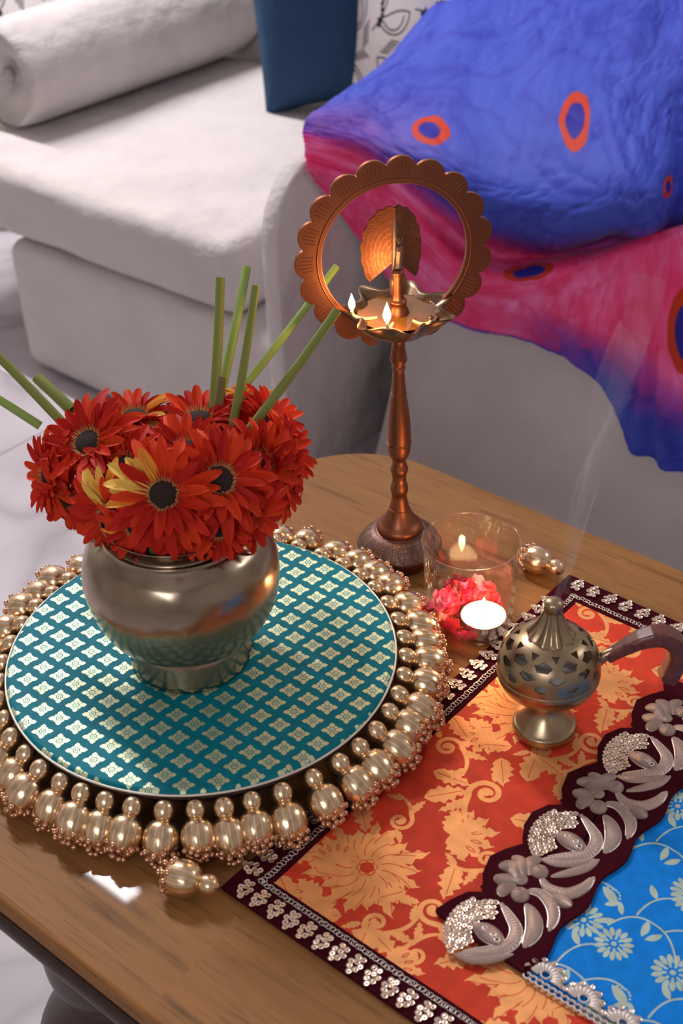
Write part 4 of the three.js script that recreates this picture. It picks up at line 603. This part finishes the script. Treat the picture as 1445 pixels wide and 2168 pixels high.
  // wicks and flames
  const flameG = lathe(smoothProfile([[0.0001, 0], [0.0016, 0.002], [0.0030, 0.0058], [0.0027, 0.0090], [0.0014, 0.0132], [0.0001, 0.0170]], 30), 20);
  const rim = (k, R) => { const a = Math.PI / 2 + k / NS * Math.PI * 2; return [Math.cos(a) * R, HB, Math.sin(a) * R]; };
  for (const [k, lit, s] of [[0.5, 1, 1], [1.5, 1, 0.86], [-0.5, 0, 1]]) {
    const [x, y, z] = rim(k, 0.0385), [x2, , z2] = rim(k, 0.018);
    obj('wick', tube([[x2, y - 0.0060, z2], [(x + x2) / 2, y - 0.0045, (z + z2) / 2], [x * 0.97, y + 0.0005, z * 0.97], [x, y + 0.0042, z]], 0.0012, 16, 6), M.wick, LA);
    if (!lit) { obj('wick_tip', new THREE.SphereGeometry(0.0019, 12, 8).translate(x, y + 0.0045, z), M.copperDark, LA); continue; }
    const f = obj('flame', flameG, M.flame, LA); f.position.set(x, y + 0.0042, z); f.scale.setScalar(s); f.castShadow = false;
    const p = new THREE.PointLight(lin(1, 0.52, 0.20), 0.0065 * s, 0, 2); p.name = 'flame_light'; p.position.set(x, y + 0.013, z); p.shadow.radius = 0.2; p.castShadow = true; LA.add(p);
  }
}

// ---------------------------------------------------------------- the votive glass
const GL = [-0.4761, T, -0.6948];
{
  const v = thing('votive_glass', 'clear glass tumbler holding a burning tealight and rose petals', 'candle glass', GL);
  obj('tumbler', lathe([[0.0001, 0.0004], [0.0325, 0.0004], [0.0340, 0.002], [0.0352, 0.03], [0.0380, 0.083], [0.03835, 0.0845], [0.0372, 0.0848], [0.0363, 0.083], [0.0336, 0.03], [0.0325, 0.0075], [0.031, 0.0055], [0.0001, 0.0055]], 96), M.glass, v);
  const t = thing('tealight', 'burning white tealight candle inside the glass tumbler', 'candle', [GL[0] + 0.0138, T + 0.0060, GL[2] + 0.0005]); t.scale.setScalar(0.93);
  obj('cup', lathe([[0.0001, 0], [0.0183, 0], [0.0188, 0.001], [0.0190, 0.0135], [0.0194, 0.0138], [0.0186, 0.0136], [0.0184, 0.0118]], 64), M.foil, t);
  obj('wax_top', lathe([[0.0001, 0.0112], [0.0181, 0.0112], [0.0185, 0.0122]], 48), M.wax, t);  // plain wax surface, lit by the flame light only
  obj('wick', tube([[0, 0.0108, 0], [0.0004, 0.014, 0], [0.0002, 0.0175, 0.0003]], 0.0007, 8, 6), M.wick, t);
  obj('flame', lathe(smoothProfile([[0.0001, 0], [0.0018, 0.002], [0.0033, 0.0060], [0.0028, 0.0095], [0.0014, 0.0135], [0.0001, 0.0170]], 30), 20).translate(0.0002, 0.0162, 0.0003), M.flame, t).castShadow = false;
  const p = new THREE.PointLight(lin(1, 0.52, 0.22), 0.013, 0, 2); p.name = 'flame_light'; p.position.set(0.0002, 0.027, 0.0003); p.shadow.radius = 0.2; p.castShadow = true; t.add(p);
  const pet = [0, 1, 2].map((k) => grid(10, 10, (a, b) => { const x = 2 * a - 1, y = 2 * b - 1, R = 0.0085 + 0.0012 * k, q = Math.max(Math.abs(x), Math.abs(y)), l = Math.hypot(x, y) || 1, f = q / l; return [x * f * R, R * (0.55 * (x * x + y * y) * 0.5 + 0.16 * Math.sin(x * 5 + k) * y), y * f * R * 0.85]; }));
  const lab = ['deep red', 'magenta', 'pale pink', 'dark crimson'];
  for (let k = 0; k < 30; k++) { // petals standing against the glass
    const a = k / 30 * Math.PI * 2, R = 0.0268, near = Math.hypot(Math.cos(a) * R - 0.0138, Math.sin(a) * R - 0.0005); if (near < 0.0185) continue;
    const m = [0, 3, 1, 0, 3, 0, 1, 3, 0, 2, 0][k % 11], q = obj('rose_petal', pet[k % 3], M.roses[m]);
    q.position.set(GL[0] + Math.cos(a) * R, T + (near < 0.026 ? 0.0105 : 0.0125 + 0.006 * (k % 2)), GL[2] + Math.sin(a) * R); q.rotation.order = 'YXZ'; q.rotation.set(rr(-0.3, 0.3), -a, 1.25 + rr(-0.15, 0.15)); q.scale.setScalar(near < 0.026 ? 0.58 : 0.85);
    tag(q, lab[m] + ' rose petal standing against the wall of the glass tumbler', 'petal', lab[m] + ' rose petals along the wall of the tumbler');
  }
  for (let k = 0; k < 34; k++) {
    const a = k * 2.4 + rr(-0.3, 0.3), R = k < 12 ? rr(0.006, 0.024) : rr(0.017, 0.0245), lay = Math.floor(k / 12), m = [0, 3, 0, 1, 3, 0, 1, 0, 2, 1][k % 10]; let x = Math.cos(a) * R, z = Math.sin(a) * R; const y = T + 0.0105 + lay * 0.0060 + rr(0, 0.002);
    { const dx = x - 0.0138, dz = z - 0.0005, d = Math.hypot(dx, dz); if (d < 0.028) { x = 0.0095 - 0.0255 - 0.003 * Math.abs(Math.cos(a * 3)); z = 0.003 + 0.017 * Math.sin(a * 2 + 1); } }
    const h = Math.hypot(x, z); if (h > 0.0245) { x *= 0.0245 / h; z *= 0.0245 / h; }
    const q = obj('rose_petal', pet[k % 3], M.roses[m]); q.position.set(GL[0] + x, y, GL[2] + z); q.rotation.set(rr(-0.8, 0.8), rr(0, 6), rr(-0.8, 0.8)); tag(q, lab[m] + ' rose petal lying in the glass tumbler', 'petal', lab[m] + ' rose petals in the glass tumbler');
  }
}

// ---------------------------------------------------------------- the incense burner
{
  const th = thing('incense_burner', 'small brass incense burner with a pierced lid and a curved wooden handle', 'incense burner', [-0.3640, T + 0.0042, -0.6310], 0.718);
  obj('bowl', lathe(smoothProfile([[0.0001, 0.0], [0.0226, 0.0], [0.0232, 0.0015], [0.0226, 0.0060], [0.0205, 0.0078], [0.0165, 0.0125], [0.0118, 0.0195], [0.0104, 0.0260], [0.0120, 0.0305], [0.0185, 0.0345], [0.0275, 0.0405], [0.0338, 0.0475], [0.0362, 0.0545], [0.0360, 0.0580], [0.0350, 0.0592], [0.0335, 0.0560], [0.028, 0.046], [0.0001, 0.040]], 120), 80), M.brass, th);
  stuff(obj('ash', lathe([[0.0001, 0.0475], [0.020, 0.0465], [0.0285, 0.0468]], 40), M.ash, th), 'grey incense ash in the bowl');
  // pierced dome: a fine grid with the cells inside the holes left out, its edges snapped to the hole outlines
  const dp = new THREE.CatmullRomCurve3([V(0.0353, 0.0588, 0), V(0.0351, 0.0625, 0), V(0.0338, 0.0695, 0), V(0.0302, 0.0770, 0), V(0.0250, 0.0825, 0), V(0.0205, 0.0852, 0), V(0.0160, 0.0868, 0)], false, 'centripetal');
  const NU = 288, NV = 64, P = (u, v, t) => { const p = dp.getPointAt(clamp(v)), tn = dp.getTangentAt(clamp(v)), a = u * Math.PI * 2; const R = p.x + tn.y * t, y = p.y - tn.x * t; return [Math.cos(a) * R, y, Math.sin(a) * R]; };
  const poly = (pts) => (x, y) => { let d = 1e9, inside = false; for (let i = 0, j = pts.length - 1; i < pts.length; j = i++) { const [ax, ay] = pts[i], [bx, by] = pts[j]; const t = clamp(((x - ax) * (bx - ax) + (y - ay) * (by - ay)) / ((bx - ax) ** 2 + (by - ay) ** 2)); d = Math.min(d, Math.hypot(x - ax - t * (bx - ax), y - ay - t * (by - ay))); if ((ay > y) !== (by > y) && x < (bx - ax) * (y - ay) / (by - ay) + ax) inside = !inside; } return inside ? -d : d; };
  const NH = 10, low = poly([[-0.21, 0], [-0.10, -0.066], [0.10, -0.066], [0.21, 0], [0.11, 0.078], [-0.11, 0.078]]), mid = poly([[0, -0.085], [0.30, 0.0], [0.19, 0.075], [-0.19, 0.075], [-0.30, 0.0]]), up = poly([[0, 0.13], [0.36, 0.02], [0.20, -0.085], [-0.20, -0.085], [-0.36, 0.02]]);
  const sdf = (u, v) => { const fr = (x) => x - Math.round(x); const c = u * NH; return Math.min(low(fr(c) , v - 0.205), mid(fr(c + 0.5), v - 0.395), up(fr(c), v - 0.615), poly3(fr(c + 0.5), v - 0.80)); };
  const poly3 = poly([[-0.22, 0.05], [0, -0.10], [0.22, 0.05]]);
  const F = []; for (let j = 0; j <= NV; j++) for (let i = 0; i <= NU; i++) { let u = i / NU, v = j / NV, d = sdf(u, v); const e = 0.0035; if (Math.abs(d) < 0.012 && v > 0.03 && v < 0.95) { const gu = (sdf(u + e / NH, v) - sdf(u - e / NH, v)) / (2 * e), gv = (sdf(u, v + e) - sdf(u, v - e)) / (2 * e), l = gu * gu + gv * gv || 1; u -= clamp(d * gu / l, -0.02, 0.02) / NH; v -= clamp(d * gv / l, -0.009, 0.009); } F.push([u, v, d]); }
  const keep = (i, j) => j >= 0 && j < NV && sdf(((i + NU) % NU + 0.5) / NU, (j + 0.5) / NV) > 0, id = (i, j) => j * (NU + 1) + i;
  const pos = [], nor = [], tri = (p, n) => p.forEach((q, k) => { pos.push(...q); nor.push(...n[k]); });
  const out = (k) => { const tn = dp.getTangentAt(clamp(F[k][1])), a = F[k][0] * Math.PI * 2; return [tn.y * Math.cos(a), -tn.x, tn.y * Math.sin(a)]; }, neg = (n) => n.map((q) => -q);
  const cache = F.map(() => null), vert = (k) => cache[k] ??= { o: P(F[k][0], F[k][1], 0.0008), i: P(F[k][0], F[k][1], -0.0008), n: out(k) };
  for (let j = 0; j < NV; j++) for (let i = 0; i < NU; i++) { if (!keep(i, j)) continue; const q = [id(i, j), id(i + 1, j), id(i + 1, j + 1), id(i, j + 1)], [a, b, c, d] = q.map(vert);
    tri([a.o, c.o, b.o], [a.n, c.n, b.n]); tri([a.o, d.o, c.o], [a.n, d.n, c.n]); tri([a.i, b.i, c.i], [neg(a.n), neg(b.n), neg(c.n)]); tri([a.i, c.i, d.i], [neg(a.n), neg(c.n), neg(d.n)]);
    [[0, -1, a, b], [1, 0, b, c], [0, 1, c, d], [-1, 0, d, a]].forEach(([di, dj, s, e]) => { if (keep(i + di, j + dj)) return; const n = V(...e.o).sub(V(...s.o)).cross(V(...s.i).sub(V(...s.o))).normalize().toArray(); tri([s.o, e.o, e.i], [n, n, n]); tri([s.o, e.i, s.i], [n, n, n]); }); }
  const dg = new THREE.BufferGeometry(); dg.setAttribute('position', new THREE.Float32BufferAttribute(pos, 3)); dg.setAttribute('normal', new THREE.Float32BufferAttribute(nor, 3)); dg.setAttribute('uv', new THREE.Float32BufferAttribute(new Float32Array(pos.length / 3 * 2).map((_, k) => pos[(k >> 1) * 3 + (k % 2) * 2] * 12), 2));
  obj('pierced_lid', dg, M.brass, th);
  const FIN = new THREE.CatmullRomCurve3([V(0.0175, 0.0855, 0), V(0.0160, 0.0880, 0), V(0.0122, 0.0930, 0), V(0.0090, 0.0990, 0), V(0.0069, 0.1045, 0), V(0.0058, 0.1085, 0), V(0.0069, 0.1125, 0), V(0.0062, 0.1162, 0), V(0.0034, 0.1182, 0), V(0.0001, 0.1187, 0)], false, 'centripetal');
  const fin = grid(80, 40, (u, v) => { const a = u * Math.PI * 2, c = FIN.getPointAt(v), fl = 1 + 0.11 * Math.cos(a * 9) * smooth(0.95, 0.5, v) * smooth(0, 0.1, v); return [Math.cos(a) * c.x * fl, c.y, Math.sin(a) * c.x * fl]; }, true);
  obj('finial', fin, M.brass, th);
  // handle: metal socket and a bent wooden grip that hangs down at the end, along local +x
  obj('socket', tube([[0.033, 0.0595, 0], [0.038, 0.0655, 0], [0.045, 0.0695, 0]], 0.0042, 12, 10).scale(1, 1, 0.9), M.brass, th);
  const hp = new THREE.CatmullRomCurve3([V(0.039, 0.0640, 0), V(0.050, 0.0720, 0), V(0.064, 0.0805, 0), V(0.077, 0.0825, 0), V(0.0865, 0.0760, 0), V(0.0895, 0.0650, 0), V(0.0865, 0.0500, 0), V(0.0835, 0.0425, 0)], false, 'centripetal');
  const hg = grid(24, 60, (u, v) => { const p = hp.getPointAt(v), t = hp.getTangentAt(v), a = u * Math.PI * 2, sq = (q) => Math.sign(q) * Math.pow(Math.abs(q), 0.5); const h = mix(0.0042, 0.0068, smooth(0, 0.55, v)) * (v === 0 || v === 1 ? 0.01 : v > 0.97 ? 0.96 : 1), w = mix(0.0042, 0.0075, smooth(0, 0.5, v)) * (v === 0 || v === 1 ? 0.01 : 1); const c = sq(Math.cos(a)) * h, s = sq(Math.sin(a)) * w; return [p.x - t.y * c, p.y + t.x * c, s]; }, true);
  obj('handle', mergeNormals2(hg), M.rosewood, th).userData.label = 'reddish wooden handle bent downwards';
}
function mergeNormals2(g) { return toCreasedNormals(g, 0.8); }

// ---------------------------------------------------------------- incense smoke
{
  M.smoke = std({ color: lin(0.85, 0.85, 0.88), roughness: 1, transparent: true, opacity: 0.05, depthWrite: false });
  const wisp = (x, z, h, w, ph) => grid(6, 40, (u, v) => { const a = ph + 3.2 * v + 0.8 * (u - 0.5), R = w * (0.25 + 0.9 * v) * (u - 0.5); const cx = x + 0.028 * v + 0.006 * Math.sin(5 * v + ph), cz = z - 0.016 * v + 0.004 * Math.cos(4 * v + ph); return [cx + Math.cos(a) * R, T + 0.125 + h * v, cz + Math.sin(a) * R]; });
  const s = obj('incense_smoke', mergeGeometries([wisp(-0.362, -0.632, 0.20, 0.026, 0.3), wisp(-0.366, -0.628, 0.16, 0.018, 1.7), wisp(-0.360, -0.634, 0.24, 0.020, 3.0)]), M.smoke);
  tag(s, 'faint pale wisps of smoke rising from the incense burner', 'smoke', null, 'stuff'); s.castShadow = false;
}

renderer.render(scene, camera);
